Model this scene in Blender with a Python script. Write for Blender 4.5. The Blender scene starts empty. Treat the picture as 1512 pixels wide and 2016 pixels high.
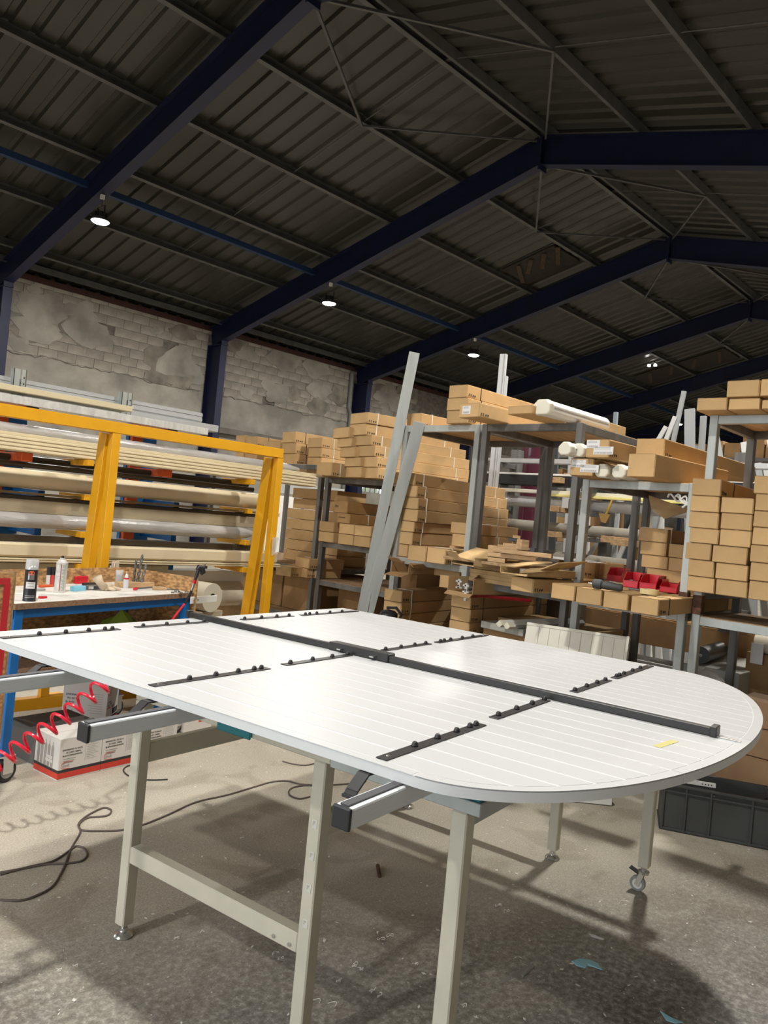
import bpy, bmesh, math, random
from mathutils import Vector, Matrix, noise as mnoise

sc = bpy.context.scene
C = sc.collection
random.seed(7)
rnd = random.uniform
PI = math.pi

# ------------------------------------------------------------------ camera
F, CX, CY, CAMH = 1530.0, 756.0, 1008.0, 1.6
YAW, PITCH, ROLL = (math.radians(a) for a in (43.35356444, 0.27842735, -5.38313632))
_fw = Vector((math.cos(YAW)*math.cos(PITCH), math.sin(YAW)*math.cos(PITCH), math.sin(PITCH)))
_r = Vector((math.sin(YAW), -math.cos(YAW), 0))
_d = _fw.cross(_r)
RIGHT = _r*math.cos(ROLL) + _d*math.sin(ROLL)
DOWN = -_r*math.sin(ROLL) + _d*math.cos(ROLL)
cd = bpy.data.cameras.new('camera')
cam = bpy.data.objects.new('camera', cd)
C.objects.link(cam)
m3 = Matrix((RIGHT, -DOWN, -_fw)).transposed()
cam.matrix_world = Matrix.Translation((0, 0, CAMH)) @ m3.to_4x4()
cd.sensor_fit = 'AUTO'
cd.sensor_width = 36.0
cd.lens = F*36.0/2016.0
cd.clip_start = 0.05
cd.clip_end = 200
sc.camera = cam

# ------------------------------------------------------------------ world, exposure, lamps
w = bpy.data.worlds.new('world'); sc.world = w; w.use_nodes = True
wn = w.node_tree; bg = wn.nodes['Background']
bg.inputs[0].default_value = (0.85, 0.93, 1.0, 1); bg.inputs[1].default_value = 2.6
sc.view_settings.view_transform = 'Standard'
sc.view_settings.look = 'None'
sc.view_settings.exposure = 0.56
sc.view_settings.gamma = 1.0
sc.view_settings.use_curve_mapping = False
try:
    sc.cycles.max_bounces = 6; sc.cycles.diffuse_bounces = 3; sc.cycles.glossy_bounces = 3
    sc.cycles.transmission_bounces = 6; sc.cycles.transparent_max_bounces = 8
    sc.cycles.use_denoising = True; sc.cycles.sample_clamp_indirect = 4.0
except Exception: pass
LAMP_P = 165.0
LAMP_COL = (1.0, 0.965, 0.90)
FRAMES = [0.64 + 4.995*i for i in range(-1, 8)]
RIDGE, WALLY, RIGHTY = 7.22, 16.36, -1.92
# all the hall's high bay lamps hang in two rows, one at every frame
LAMPS = [(FRAMES[i], y, 5.87) for i in range(0, 8) for y in (12.15, 2.29) if not (y > 7 and i > 4)] + [(25.6, 10.99, 5.60)]
for i, (lx, ly, lz) in enumerate(LAMPS):
    l = bpy.data.lights.new('lamp_light', 'AREA'); l.shape = 'DISK'; l.size = 0.27
    l.energy = LAMP_P; l.color = LAMP_COL
    lo = bpy.data.objects.new('lamp_light', l); C.objects.link(lo); lo.location = (lx, ly, lz-0.045)

# unseen door opening added in the back wall for daylight from behind the camera (a sampling portal, not a lamp)
DOOR = (-0.6, 6.2, 4.4)
l = bpy.data.lights.new('door_portal', 'AREA'); l.shape = 'RECTANGLE'; l.size = DOOR[1]-DOOR[0]; l.size_y = DOOR[2]
l.cycles.is_portal = True
lo = bpy.data.objects.new('door_portal', l); C.objects.link(lo); lo.location = (-5.45, (DOOR[0]+DOOR[1])/2, DOOR[2]/2)
lo.rotation_euler = (math.pi/2, 0, -math.pi/2)

# ------------------------------------------------------------------ pixel -> place helpers (points on real planes)
def ray(x, y):
    return RIGHT*((x-CX)/F) + DOWN*((y-CY)/F) + _fw
O = Vector((0, 0, CAMH))
def at_x(x, y, X): d = ray(x, y); return O + d*(X/d.x)
def at_y(x, y, Y): d = ray(x, y); return O + d*(Y/d.y)
def at_z(x, y, Z): d = ray(x, y); return O + d*((Z-CAMH)/d.z)
TY = math.radians(7.9384783)
NU, NV = Vector((math.cos(TY), math.sin(TY), 0)), Vector((-math.sin(TY), math.cos(TY), 0))
def T(u, v, z=0): return NU*u + NV*v + Vector((0, 0, z))

# ------------------------------------------------------------------ materials
MATS = {}
def mat(name, col, rough=0.5, metal=0.0, var=0.0, vscale=8.0, bump=0.0, bscale=60.0, objvar=0.0, col2=None, coat=0.0, stretch=None, emit=None, alpha=None, trans=0.0, detail=6, spec=0.5, lo=0.35, hi=0.65):
    if name in MATS: return MATS[name]
    m = bpy.data.materials.new(name); m.use_nodes = True
    nt = m.node_tree; N = nt.nodes; L = nt.links; b = N['Principled BSDF']
    b.inputs['Roughness'].default_value = rough; b.inputs['Metallic'].default_value = metal
    b.inputs['Specular IOR Level'].default_value = spec
    c = (*col, 1)
    b.inputs['Base Color'].default_value = c
    b.inputs['Coat Weight'].default_value = coat
    b.inputs['Transmission Weight'].default_value = trans
    if alpha is not None: b.inputs['Alpha'].default_value = alpha
    if emit:
        b.inputs['Emission Color'].default_value = (*emit[:3], 1); b.inputs['Emission Strength'].default_value = emit[3]
    tc = N.new('ShaderNodeTexCoord'); vec = tc.outputs['Object']
    if stretch:
        mp = N.new('ShaderNodeMapping'); mp.inputs['Scale'].default_value = stretch; L.new(vec, mp.inputs[0]); vec = mp.outputs[0]
    out = None
    if var or col2:
        nz = N.new('ShaderNodeTexNoise'); nz.inputs['Scale'].default_value = vscale; nz.inputs['Detail'].default_value = detail
        L.new(vec, nz.inputs['Vector'])
        rp = N.new('ShaderNodeValToRGB'); L.new(nz.outputs['Fac'], rp.inputs[0])
        rp.color_ramp.elements[0].position = lo; rp.color_ramp.elements[1].position = hi
        rp.color_ramp.elements[0].color = tuple(max(0, v*(1-var)) for v in col)+(1,)
        rp.color_ramp.elements[1].color = (*(col2 or [min(1, v*(1+var)) for v in col]), 1)
        out = rp.outputs[0]
    if objvar:
        oi = N.new('ShaderNodeObjectInfo'); hs = N.new('ShaderNodeHueSaturation')
        mr = N.new('ShaderNodeMapRange'); L.new(oi.outputs['Random'], mr.inputs[0])
        mr.inputs[3].default_value = 1-objvar; mr.inputs[4].default_value = 1+objvar
        L.new(mr.outputs[0], hs.inputs['Value'])
        if out: L.new(out, hs.inputs['Color'])
        else: hs.inputs['Color'].default_value = c
        out = hs.outputs[0]
    if out: L.new(out, b.inputs['Base Color'])
    if bump:
        n2 = N.new('ShaderNodeTexNoise'); n2.inputs['Scale'].default_value = bscale; n2.inputs['Detail'].default_value = 4
        L.new(vec, n2.inputs['Vector'])
        bp = N.new('ShaderNodeBump'); bp.inputs['Strength'].default_value = bump; bp.inputs['Distance'].default_value = 0.01
        L.new(n2.outputs['Fac'], bp.inputs['Height']); L.new(bp.outputs[0], b.inputs['Normal'])
    MATS[name] = m
    return m

kraft = mat('kraft_card', (0.53, 0.345, 0.165), 0.85, var=0.07, vscale=5, objvar=0.13, bump=0.05, bscale=40, spec=0.2)
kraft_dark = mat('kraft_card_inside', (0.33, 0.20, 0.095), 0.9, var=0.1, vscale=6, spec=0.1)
kraft_torn = mat('kraft_card_torn', (0.52, 0.36, 0.18), 0.9, var=0.15, vscale=9, spec=0.1)
tape_brown = mat('packing_tape_film', (0.42, 0.26, 0.12), 0.25, coat=0.3)
ink = mat('black_print', (0.02, 0.018, 0.015), 0.8)
white_strap = mat('white_strapping', (0.78, 0.74, 0.66), 0.5)
black_strap = mat('black_strapping', (0.015, 0.015, 0.015), 0.5)
lacquer = mat('white_lacquer', (0.535, 0.54, 0.545), 0.40, spec=0.4)
groove_highlight = mat('white_lacquer_highlight', (0.70, 0.705, 0.705), 0.45)  # paler than the boards: groove and edge highlights painted into the colour
cream_leaf = mat('cream_lacquer', (0.72, 0.70, 0.60), 0.5)
beige = mat('beige_paint', (0.57, 0.53, 0.425), 0.42, var=0.05, vscale=6, bump=0.05, bscale=200)
alu = mat('anodised_aluminium', (0.70, 0.74, 0.77), 0.38, metal=0.05, var=0.03, vscale=20, stretch=(1, 20, 20))
galv = mat('galvanised_steel', (0.42, 0.44, 0.42), 0.42, metal=0.25, var=0.12, vscale=3, bump=0.02, detail=8, stretch=(3,3,0.4))
galv_dark = mat('raw_steel', (0.17, 0.165, 0.155), 0.5, metal=0.55, var=0.3, vscale=7, stretch=(1, 1, 0.15))
rust = mat('rusty_steel', (0.10, 0.045, 0.025), 0.85, var=0.5, vscale=20)
zinc = mat('zinc_plate', (0.62, 0.62, 0.60), 0.25, metal=0.9)
blackm = mat('black_metal', (0.022, 0.021, 0.022), 0.42)
blackp = mat('black_plastic', (0.018, 0.018, 0.02), 0.4)
rubber = mat('black_rubber', (0.03, 0.03, 0.03), 0.75)
greyrub = mat('grey_rubber_strip', (0.07, 0.07, 0.08), 0.55)
teal = mat('teal_paint', (0.0, 0.16, 0.19), 0.45)
navy = mat('navy_paint', (0.003, 0.006, 0.034), 0.5, var=0.25, vscale=3)
blue = mat('blue_paint', (0.0, 0.13, 0.42), 0.45, var=0.06, vscale=8)
yellow = mat('yellow_paint', (0.75, 0.36, 0.006), 0.45, var=0.05, vscale=5)
orange = mat('orange_paint', (0.62, 0.09, 0.015), 0.45)
redp = mat('red_plastic', (0.60, 0.012, 0.025), 0.3)
redpaint = mat('red_paint', (0.50, 0.02, 0.03), 0.5)
cream = mat('cream_plastic', (0.72, 0.62, 0.42), 0.35, var=0.04, vscale=4)
cream_darker = mat('ivory_profile', (0.66, 0.57, 0.38), 0.35)  # evenly darker cream for thin strips, slats and channels
tan = mat('tan_wrapped_profile', (0.36, 0.30, 0.20), 0.4, var=0.12, vscale=3, stretch=(1, 6, 6))
brownpipe = mat('brown_profile', (0.045, 0.033, 0.02), 0.35)
khaki = mat('khaki_flat_bar', (0.22, 0.16, 0.07), 0.5)
wrap = mat('stretch_film_grey', (0.44, 0.42, 0.40), 0.22, var=0.12, vscale=6, bump=0.55, bscale=16, stretch=(0.6, 3, 3), coat=0.5)
wrapw = mat('stretch_film_white', (0.60, 0.60, 0.57), 0.2, var=0.12, vscale=9, bump=0.5, bscale=20, stretch=(3, 1, 1), coat=0.5)
silver = mat('silver_profile', (0.55, 0.56, 0.56), 0.4, metal=0.4)
osb = mat('osb_board', (0.42, 0.22, 0.09), 0.8, var=0.35, vscale=28, stretch=(1, 1, 2.2), col2=(0.62, 0.36, 0.15), detail=2)
osb_edge = mat('osb_edge', (0.36, 0.23, 0.12), 0.85, var=0.2, vscale=40)
ply = mat('chipboard_edge', (0.24, 0.14, 0.08), 0.85, var=0.25, vscale=60)
benchtop = mat('worn_white_laminate', (0.66, 0.64, 0.60), 0.5, var=0.22, vscale=9, lo=0.25, hi=0.5)
pine = mat('pine_wood', (0.55, 0.36, 0.19), 0.7, var=0.2, vscale=6, stretch=(1, 8, 8), objvar=0.1)
white_pl = mat('white_plastic', (0.78, 0.77, 0.73), 0.4)
ivory_pl = mat('ivory_plastic', (0.74, 0.70, 0.58), 0.4)
foam = mat('white_foam', (0.80, 0.80, 0.80), 0.9)
paper = mat('white_paper', (0.74, 0.73, 0.72), 0.8)
clear = mat('clear_plastic', (0.85, 0.85, 0.85), 0.15, alpha=0.35)
clearbag = mat('clear_bag_film', (0.75, 0.74, 0.70), 0.12, alpha=0.45, bump=0.6, bscale=25)
bluefoam = mat('light_blue_foam', (0.25, 0.60, 0.78), 0.8)
bluerag = mat('pale_blue_cloth', (0.30, 0.55, 0.62), 0.9)
glove = mat('beige_glove_cloth', (0.62, 0.50, 0.36), 0.9, var=0.1, vscale=15)
greenb = mat('green_cloth', (0.25, 0.36, 0.04), 0.8)
maskt = mat('yellow_masking_tape', (0.55, 0.50, 0.17), 0.7)
rolltape = mat('cream_masking_tape', (0.75, 0.60, 0.30), 0.7)
boxwhite = mat('white_printed_card', (0.70, 0.66, 0.62), 0.7)
boxgrey = mat('grey_print', (0.35, 0.33, 0.31), 0.8)
boxred = mat('red_print', (0.62, 0.05, 0.03), 0.6)
boxblack = mat('black_band_print', (0.03, 0.028, 0.028), 0.6)
greybin = mat('grey_bin_plastic', (0.055, 0.058, 0.058), 0.5, var=0.12, vscale=4)
cable_br = mat('brown_cable', (0.11, 0.085, 0.075), 0.6)
hose = mat('red_hose', (0.75, 0.02, 0.05), 0.25, coat=0.3)
steel = mat('polished_steel', (0.55, 0.55, 0.53), 0.25, metal=0.95)
darkbox = mat('dark_profile_box', (0.012, 0.013, 0.016), 0.5)
bubble = mat('bubble_wrap', (0.50, 0.50, 0.50), 0.12, bump=1.0, bscale=130, coat=0.8)
taupe = mat('taupe_roll', (0.30, 0.27, 0.22), 0.5)
yelprof = mat('pale_yellow_profile', (0.80, 0.70, 0.25), 0.35)
burg = mat('burgundy_wrapped', (0.09, 0.012, 0.03), 0.3, coat=0.4)
leafg = mat('leaf_green', (0.16, 0.36, 0.03), 0.7, var=0.4, vscale=3)
shav = mat('white_shavings', (0.78, 0.76, 0.70), 0.6)
lens = mat('lamp_lens', (0.9, 0.9, 0.9), 0.5, emit=(1.0, 0.97, 0.90, 14))

def floor_mat():
    m = bpy.data.materials.new('concrete'); m.use_nodes = True
    nt = m.node_tree; N = nt.nodes; L = nt.links; b = N['Principled BSDF']
    tc = N.new('ShaderNodeTexCoord')
    def nz(scale, det, dist=0.0):
        n = N.new('ShaderNodeTexNoise'); n.inputs['Scale'].default_value = scale; n.inputs['Detail'].default_value = det
        n.inputs['Distortion'].default_value = dist; L.new(tc.outputs['Object'], n.inputs['Vector']); return n.outputs['Fac']
    def ramp(fac, stops):
        r = N.new('ShaderNodeValToRGB'); L.new(fac, r.inputs[0]); e = r.color_ramp.elements
        while len(e) < len(stops): e.new(0.5)
        for i, (p, c) in enumerate(stops): e[i].position = p; e[i].color = c if len(c) == 4 else (*c, 1)
        return r.outputs[0]
    def mix(a, bb, f, mode='MIX'):
        x = N.new('ShaderNodeMix'); x.data_type = 'RGBA'; x.blend_type = mode
        L.new(a, x.inputs[6]); L.new(bb, x.inputs[7])
        if isinstance(f, float): x.inputs[0].default_value = f
        else: L.new(f, x.inputs[0])
        return x.outputs[2]
    pale = ramp(nz(1.3, 8, 0.4), [(0.3, (0.42, 0.375, 0.30)), (0.7, (0.54, 0.49, 0.40))])
    dirt = ramp(nz(42, 12), [(0.34, (0.13, 0.12, 0.105)), (0.50, (0.225, 0.21, 0.185)), (0.68, (0.40, 0.375, 0.33))])
    # worn traffic zone: dirtier towards the door side (low X+Y), in patches
    sep = N.new('ShaderNodeSeparateXYZ'); L.new(tc.outputs['Object'], sep.inputs[0])
    ad = N.new('ShaderNodeMath'); ad.operation = 'MULTIPLY_ADD'; L.new(sep.outputs[1], ad.inputs[0]); ad.inputs[1].default_value = 1.0
    L.new(sep.outputs[0], ad.inputs[2])
    ad.inputs[1].default_value = 1.6
    n3 = nz(1.1, 6, 0.8)
    a2 = N.new('ShaderNodeMath'); a2.operation = 'MULTIPLY_ADD'; L.new(n3, a2.inputs[0]); a2.inputs[1].default_value = 2.6; L.new(ad.outputs[0], a2.inputs[2])
    mr = N.new('ShaderNodeMapRange'); L.new(a2.outputs[0], mr.inputs[0]); mr.inputs[1].default_value = 5.6; mr.inputs[2].default_value = 8.2
    col = mix(dirt, pale, mr.outputs[0])
    stain = ramp(nz(2.6, 7, 1.2), [(0.54, (1, 1, 1)), (0.62, (0.84, 0.82, 0.80))])
    col = mix(col, stain, 1.0, 'MULTIPLY')
    fine = ramp(nz(140, 3), [(0.32, (0.68, 0.68, 0.68)), (0.68, (1.22, 1.22, 1.22))])
    col = mix(col, fine, 0.8, 'MULTIPLY')
    speck = ramp(nz(75, 2), [(0.66, (0, 0, 0)), (0.73, (0.30, 0.30, 0.28))])
    col = mix(col, speck, 0.55, 'ADD')
    L.new(col, b.inputs['Base Color'])
    b.inputs['Roughness'].default_value = 0.62
    bp = N.new('ShaderNodeBump'); bp.inputs['Strength'].default_value = 0.12; bp.inputs['Distance'].default_value = 0.01
    L.new(nz(60, 6), bp.inputs['Height']); L.new(bp.outputs[0], b.inputs['Normal'])
    return m
concrete = floor_mat()
plaster = mat('grey_plaster', (0.27, 0.25, 0.215), 0.9, var=0.32, vscale=1.3, bump=0.25, bscale=12, detail=8)
blockm = mat('concrete_block', (0.26, 0.235, 0.20), 0.92, var=0.3, vscale=2.2, objvar=0.12, bump=0.3, bscale=30, detail=8)
mortar = mat('mortar', (0.15, 0.135, 0.115), 0.95, var=0.25, vscale=9)
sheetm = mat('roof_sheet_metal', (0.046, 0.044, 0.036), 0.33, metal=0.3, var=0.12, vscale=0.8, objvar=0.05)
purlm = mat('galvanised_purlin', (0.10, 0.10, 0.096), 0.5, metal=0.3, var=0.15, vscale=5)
oldwood = mat('dark_insulation', (0.018, 0.013, 0.009), 0.9, var=0.4, vscale=12)

# ------------------------------------------------------------------ mesh helpers
class B:
    def __init__(s): s.v = []; s.f = []
    def add(s, vs, fs):
        o = len(s.v); s.v += [tuple(p) for p in vs]; s.f += [tuple(i+o for i in q) for q in fs]; return s
    def box(s, x0, x1, y0, y1, z0, z1):
        return s.add([(x0,y0,z0),(x1,y0,z0),(x1,y1,z0),(x0,y1,z0),(x0,y0,z1),(x1,y0,z1),(x1,y1,z1),(x0,y1,z1)],
            [(0,3,2,1),(4,5,6,7),(0,1,5,4),(1,2,6,5),(2,3,7,6),(3,0,4,7)])
    def obox(s, c, ax, ay, az):       # centre + half axes
        c, ax, ay, az = Vector(c), Vector(ax), Vector(ay), Vector(az)
        vs = [c+ax*i+ay*j+az*k for k in (-1,1) for j in (-1,1) for i in (-1,1)]
        return s.add(vs, [(0,2,3,1),(4,5,7,6),(0,1,5,4),(1,3,7,5),(3,2,6,7),(2,0,4,6)])
    def beam(s, p, q, w, h, up=(0,0,1)):      # rectangular bar from p to q; w across, h along up
        p, q, up = Vector(p), Vector(q), Vector(up)
        d = q-p; l = d.length; d = d/l; sd = d.cross(up)
        if sd.length < 1e-4: sd = d.cross(Vector((1,0,0)))
        sd.normalize(); u = sd.cross(d)
        return s.obox((p+q)/2, d*(l/2), sd*(w/2), u*(h/2))
    def ring(s, rings, closed_ends=True):
        n = len(rings[0]); vs = [p for r in rings for p in r]; fs = []
        for i in range(len(rings)-1):
            for j in range(n):
                k = (j+1) % n; fs.append((i*n+j, i*n+k, (i+1)*n+k, (i+1)*n+j))
        if closed_ends: fs.append(tuple(range(n-1,-1,-1))); fs.append(tuple((len(rings)-1)*n+j for j in range(n)))
        return s.add(vs, fs)
    def tube(s, pts, r, n=8):
        pts = [Vector(p) for p in pts]; rs = []
        prev = None
        for i, p in enumerate(pts):
            t = (pts[min(i+1, len(pts)-1)]-pts[max(i-1, 0)])
            t = t.normalized() if t.length > 1e-9 else Vector((0,0,1))
            if prev is None:
                a = t.cross(Vector((0,0,1)))
                if a.length < 1e-3: a = t.cross(Vector((1,0,0)))
            else:
                a = prev - t*prev.dot(t)
                if a.length < 1e-6: a = t.cross(Vector((1,0,0)))
            a.normalize(); prev = a; b2 = t.cross(a)
            rr = r[i] if isinstance(r, (list, tuple)) else r
            rs.append([p+a*(rr*math.cos(2*PI*k/n))+b2*(rr*math.sin(2*PI*k/n)) for k in range(n)])
        return s.ring(rs)
    def cyl(s, p, q, r, n=16, r2=None): return s.tube([p, q], [r, r if r2 is None else r2], n)
    def lathe(s, prof, n=16, c=(0,0,0)):
        c = Vector(c)
        return s.ring([[c+Vector((r*math.cos(2*PI*k/n), r*math.sin(2*PI*k/n), z)) for k in range(n)] for r, z in prof])
    def prism(s, poly, z0, z1):
        n = len(poly)
        return s.add([(x,y,z0) for x,y in poly]+[(x,y,z1) for x,y in poly],
            [tuple(range(n-1,-1,-1)), tuple(range(n,2*n))]+[(i,(i+1)%n,n+(i+1)%n,n+i) for i in range(n)])
    def mesh(s, name, m=None, smooth=False, bev=0.0, seg=1, fix=True):
        me = bpy.data.meshes.new(name); me.from_pydata(s.v, [], s.f); me.update()
        if fix or bev:
            bm = bmesh.new(); bm.from_mesh(me)
            bmesh.ops.recalc_face_normals(bm, faces=bm.faces)
            if bev:
                ed = [e for e in bm.edges if len(e.link_faces) == 2 and e.calc_face_angle(0) > 0.5]
                bmesh.ops.bevel(bm, geom=ed, offset=bev, segments=seg, affect='EDGES', profile=0.5, clamp_overlap=True)
            bm.to_mesh(me); bm.free()
        if m is not None: me.materials.append(m)
        if smooth:
            for p in me.polygons: p.use_smooth = True
        return me
    def build(s, name, m, parent=None, loc=(0,0,0), rz=0.0, smooth=False, bev=0.0, seg=1, fix=True):
        return put(name, s.mesh(name, m, smooth, bev, seg, fix), parent, loc, rz)
def put(name, me, parent=None, loc=(0,0,0), rz=0.0, rot=None):
    o = bpy.data.objects.new(name, me); C.objects.link(o); o.location = loc
    o.rotation_euler = rot if rot else (0,0,rz)
    if parent is not None: o.parent = parent
    return o
def smooth_angle(o, ang=0.6):
    me = o.data
    for p in me.polygons: p.use_smooth = True
    try: me.set_sharp_from_angle(angle=ang)
    except Exception: pass
    return o
def tag(o, label, cat, group=None):
    o['label'] = label; o['category'] = cat
    if group: o['group'] = group
    return o
def thing(name, label, cat, loc=(0,0,0), rz=0.0, group=None):
    o = bpy.data.objects.new(name, None); C.objects.link(o); o.location = loc; o.rotation_euler = (0,0,rz)
    o.empty_display_size = 0.1
    return tag(o, label, cat, group)
def struct(o): o['kind'] = 'structure'; return o
def text(s, size, m, parent, loc, rot, name='lettering', align='LEFT', thick=0.0006, xs=1.0):
    cu = bpy.data.curves.new(name, 'FONT'); cu.body = s; cu.size = size; cu.extrude = thick; cu.align_x = align; cu.resolution_u = 2
    o = bpy.data.objects.new(name, cu); C.objects.link(o)
    bpy.context.view_layer.update()
    dg = bpy.context.evaluated_depsgraph_get()
    me = bpy.data.meshes.new_from_object(o.evaluated_get(dg))
    bpy.data.objects.remove(o); bpy.data.curves.remove(cu)
    me.materials.clear(); me.materials.append(m)
    r = put(name, me, parent, loc, rot=rot); r.scale = (xs,1,1)
    return r
def ordinal(i): return (['first','second','third','fourth','fifth','sixth','seventh','eighth','ninth','tenth','eleventh','twelfth','thirteenth','fourteenth','fifteenth','sixteenth','seventeenth','eighteenth','nineteenth','twentieth']+['%dth' % q for q in range(21,60)])[i]
# ================================================================== STRUCTURE
XA, XB = -5.5, 36.5
TAN = math.tan(math.radians(14.0))
def zraf(y): return 8.02 - TAN*abs(y-RIDGE)        # top of rafters = underside of purlins
struct(B().box(XA, XB, RIGHTY-0.3, WALLY+0.3, -0.2, 0.0).build('floor', concrete))
# left wall: plastered base, recessed mortar core, individual blocks above
wl = struct(B().box(XA, XB, WALLY+0.02, WALLY+0.25, 0.0, 5.68).build('wall_left', mortar))
def cut_wall():
    # plaster lower part in two panels, leaving the window opening
    wx0, wx1, wz0, wz1 = 15.9, 17.5, 2.25, 2.95
    b = B()
    b.box(XA, wx0, WALLY-0.005, WALLY+0.02, 0, 4.2); b.box(wx1, XB, WALLY-0.005, WALLY+0.02, 0, 4.2)
    b.box(wx0, wx1, WALLY-0.005, WALLY+0.02, 0, wz0); b.box(wx0, wx1, WALLY-0.005, WALLY+0.02, wz1, 4.2)
    b.build('plaster_base', plaster, wl)
    # rebuild wall core with the opening
    c = B()
    c.box(XA, wx0, WALLY+0.02, WALLY+0.25, 0, 5.68); c.box(wx1, XB, WALLY+0.02, WALLY+0.25, 0, 5.68)
    c.box(wx0, wx1, WALLY+0.02, WALLY+0.25, 0, wz0); c.box(wx0, wx1, WALLY+0.02, WALLY+0.25, wz1, 5.68)
    old = wl.data; wl.data = c.mesh('wall_left', mortar); bpy.data.meshes.remove(old)
    return wx0, wx1, wz0, wz1
wx0, wx1, wz0, wz1 = cut_wall()
win = struct(thing('window_1', '', '', ((wx0+wx1)/2, WALLY+0.08, wz0)))
del win['label']; del win['category']
fb = B(); hw = (wx1-wx0)/2; hh = wz1-wz0
for i in range(9): fb.box(-hw+i*hw/4-0.012, -hw+i*hw/4+0.012, -0.02, 0.02, 0, hh)
for i in range(4): fb.box(-hw, hw, -0.018, 0.018, i*hh/3-0.012, i*hh/3+0.012)
fb.build('window_frame', galv_dark, win)
B().box(-hw, hw, -0.004, 0.004, 0.01, hh-0.01).build('pane', clear, win)
# shrubs in the open behind the window
for k in range(7):
    bm = bmesh.new(); bmesh.ops.create_icosphere(bm, subdivisions=3, radius=0.34)
    for v in bm.verts: v.co *= 1+0.28*mnoise.noise(v.co*3+Vector((k*7,0,0)))+0.12*mnoise.noise(v.co*9)
    me = bpy.data.meshes.new('shrub'); bm.to_mesh(me); bm.free(); me.materials.append(leafg)
    o = put('shrub', me, None, (14.0+k*1.0, WALLY+2.2+rnd(0,.2), 1.55))
    o.scale = (1.25,1,4.4)
    tag(o, 'green shrub outside the gridded window in the left wall, %s from the left' % ordinal(k), 'shrub', 'shrubs outside the window')
struct(B().box(10, 25, WALLY+0.3, WALLY+9, -0.2, 0.0).build('ground', mat('outdoor_ground', (0.2,0.22,0.12), 0.9)))
# blocks: courses of 0.2 x 0.4 m from z 4.2 up to the wall plate
blk = [B().box(-0.1985,0.1985,-0.010-d,0.03,-0.0975,0.0975).mesh('block', blockm, bev=0.003) for d in (0.0,0.002,0.004)]
for bay in range(1, 5):
    x0, x1 = FRAMES[bay]+0.1, FRAMES[bay+1]-0.1
    if bay == 4: x1 = x0+2.4
    for row in range(8):
        x = x0+0.2-(0.2 if row % 2 else 0)
        while x < x1+0.15:
            if rnd(0,1) > 0.015:
                put('block', random.choice(blk), wl, (x+rnd(-.004,.004), WALLY, 4.3+row*0.2))
            x += 0.402
# ragged crack where plaster meets blockwork, rebate ledge, wall plate
for bay in range(1,5):
    pts = []; x = FRAMES[bay]+0.05
    while x < FRAMES[bay+1]-0.1:
        pts.append((x, WALLY-0.012, 4.19+0.09*mnoise.noise(Vector((x*1.7,0,0)))+0.06*mnoise.noise(Vector((x*7,3,0))))); x += 0.09
    B().tube(pts, [0.006+0.034*abs(mnoise.noise(Vector((p[0]*4,9,1)))) for p in pts], 5).build('crack', mortar, wl)
# remnants of old render still clinging to the blocks
rp = random.Random(5)
for bay in range(1,5):
    for k in range(15 if bay < 4 else 6):
        cx, cz = rp.uniform(FRAMES[bay]+.5,FRAMES[bay]+(4.5 if bay < 4 else 2.2)), rp.uniform(4.3,5.55); r0 = rp.uniform(.12,.5); n = 18
        pl = []
        for q in range(n):
            a = 2*PI*q/n; rr = r0*(1+0.55*mnoise.noise(Vector((math.cos(a)*1.3+k*3.1,math.sin(a)*1.3,bay))))
            pl.append((cx+rr*1.3*math.cos(a), min(5.66,max(4.15,cz+rr*0.75*math.sin(a)))))
        b = B(); y0 = WALLY-0.0165-0.0006*k
        b.add([(x,y0,z) for x,z in pl]+[(x,y0+0.012,z) for x,z in pl],[tuple(range(n))]+[(i,n+i,n+(i+1)%n,(i+1)%n) for i in range(n)])
        b.build('plaster_patch', plaster if k % 3 else mat('stained_plaster',(0.19,0.17,0.14),0.9,var=0.35,vscale=2.5,bump=0.2,bscale=14,detail=8), wl)
B().box(XA, XB, WALLY-0.16, WALLY-0.006, 3.26, 3.40).build('ledge', mat('dark_concrete', (0.13,0.12,0.105), 0.9, var=0.2, vscale=3), wl)
B().box(XA, XB, WALLY+0.16, WALLY+0.36, 5.70, 5.95).build('eave_filler', mortar, wl)
B().box(XA, XB, WALLY-0.03, WALLY+0.25, 5.68, 5.80).build('wall_plate', mat('red_brown_paint', (0.045,0.012,0.008), 0.7), wl)
for nm, bx in (('wall_right', (XA, XB, RIGHTY-0.25, RIGHTY, 0, 5.92)), ('wall_front', (XB, XB+0.2, RIGHTY-0.3, WALLY+0.3, 0, 8.3)), ('wall_back', (XA-0.2, XA, DOOR[1], WALLY+0.3, 0, 8.3))):
    struct(B().box(*bx).build(nm, plaster))
b = B(); b.box(XA-0.2,XA,RIGHTY-0.3,DOOR[0],0,8.3); b.box(XA-0.2,XA,DOOR[0],DOOR[1],DOOR[2],8.3)
b.build('door_wall', plaster, bpy.data.objects['wall_back'])
struct(B().box(XA-14, XA-0.2, RIGHTY-10, WALLY+10, -0.2, 0.0).build('yard', mat('yard_asphalt', (0.22,0.22,0.21), 0.9)))
# wall drain pipe beside the third frame
B().tube([(FRAMES[4]-0.25, WALLY-0.07, 5.6),(FRAMES[4]-0.25, WALLY-0.07, 4.6),(FRAMES[4]-0.16, WALLY-0.07, 4.42),(FRAMES[4]-0.16, WALLY-0.07, 0.0)], 0.055, 12).build('drain_pipe', mat('grey_pipe', (0.16,0.16,0.155), 0.6), wl)

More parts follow.
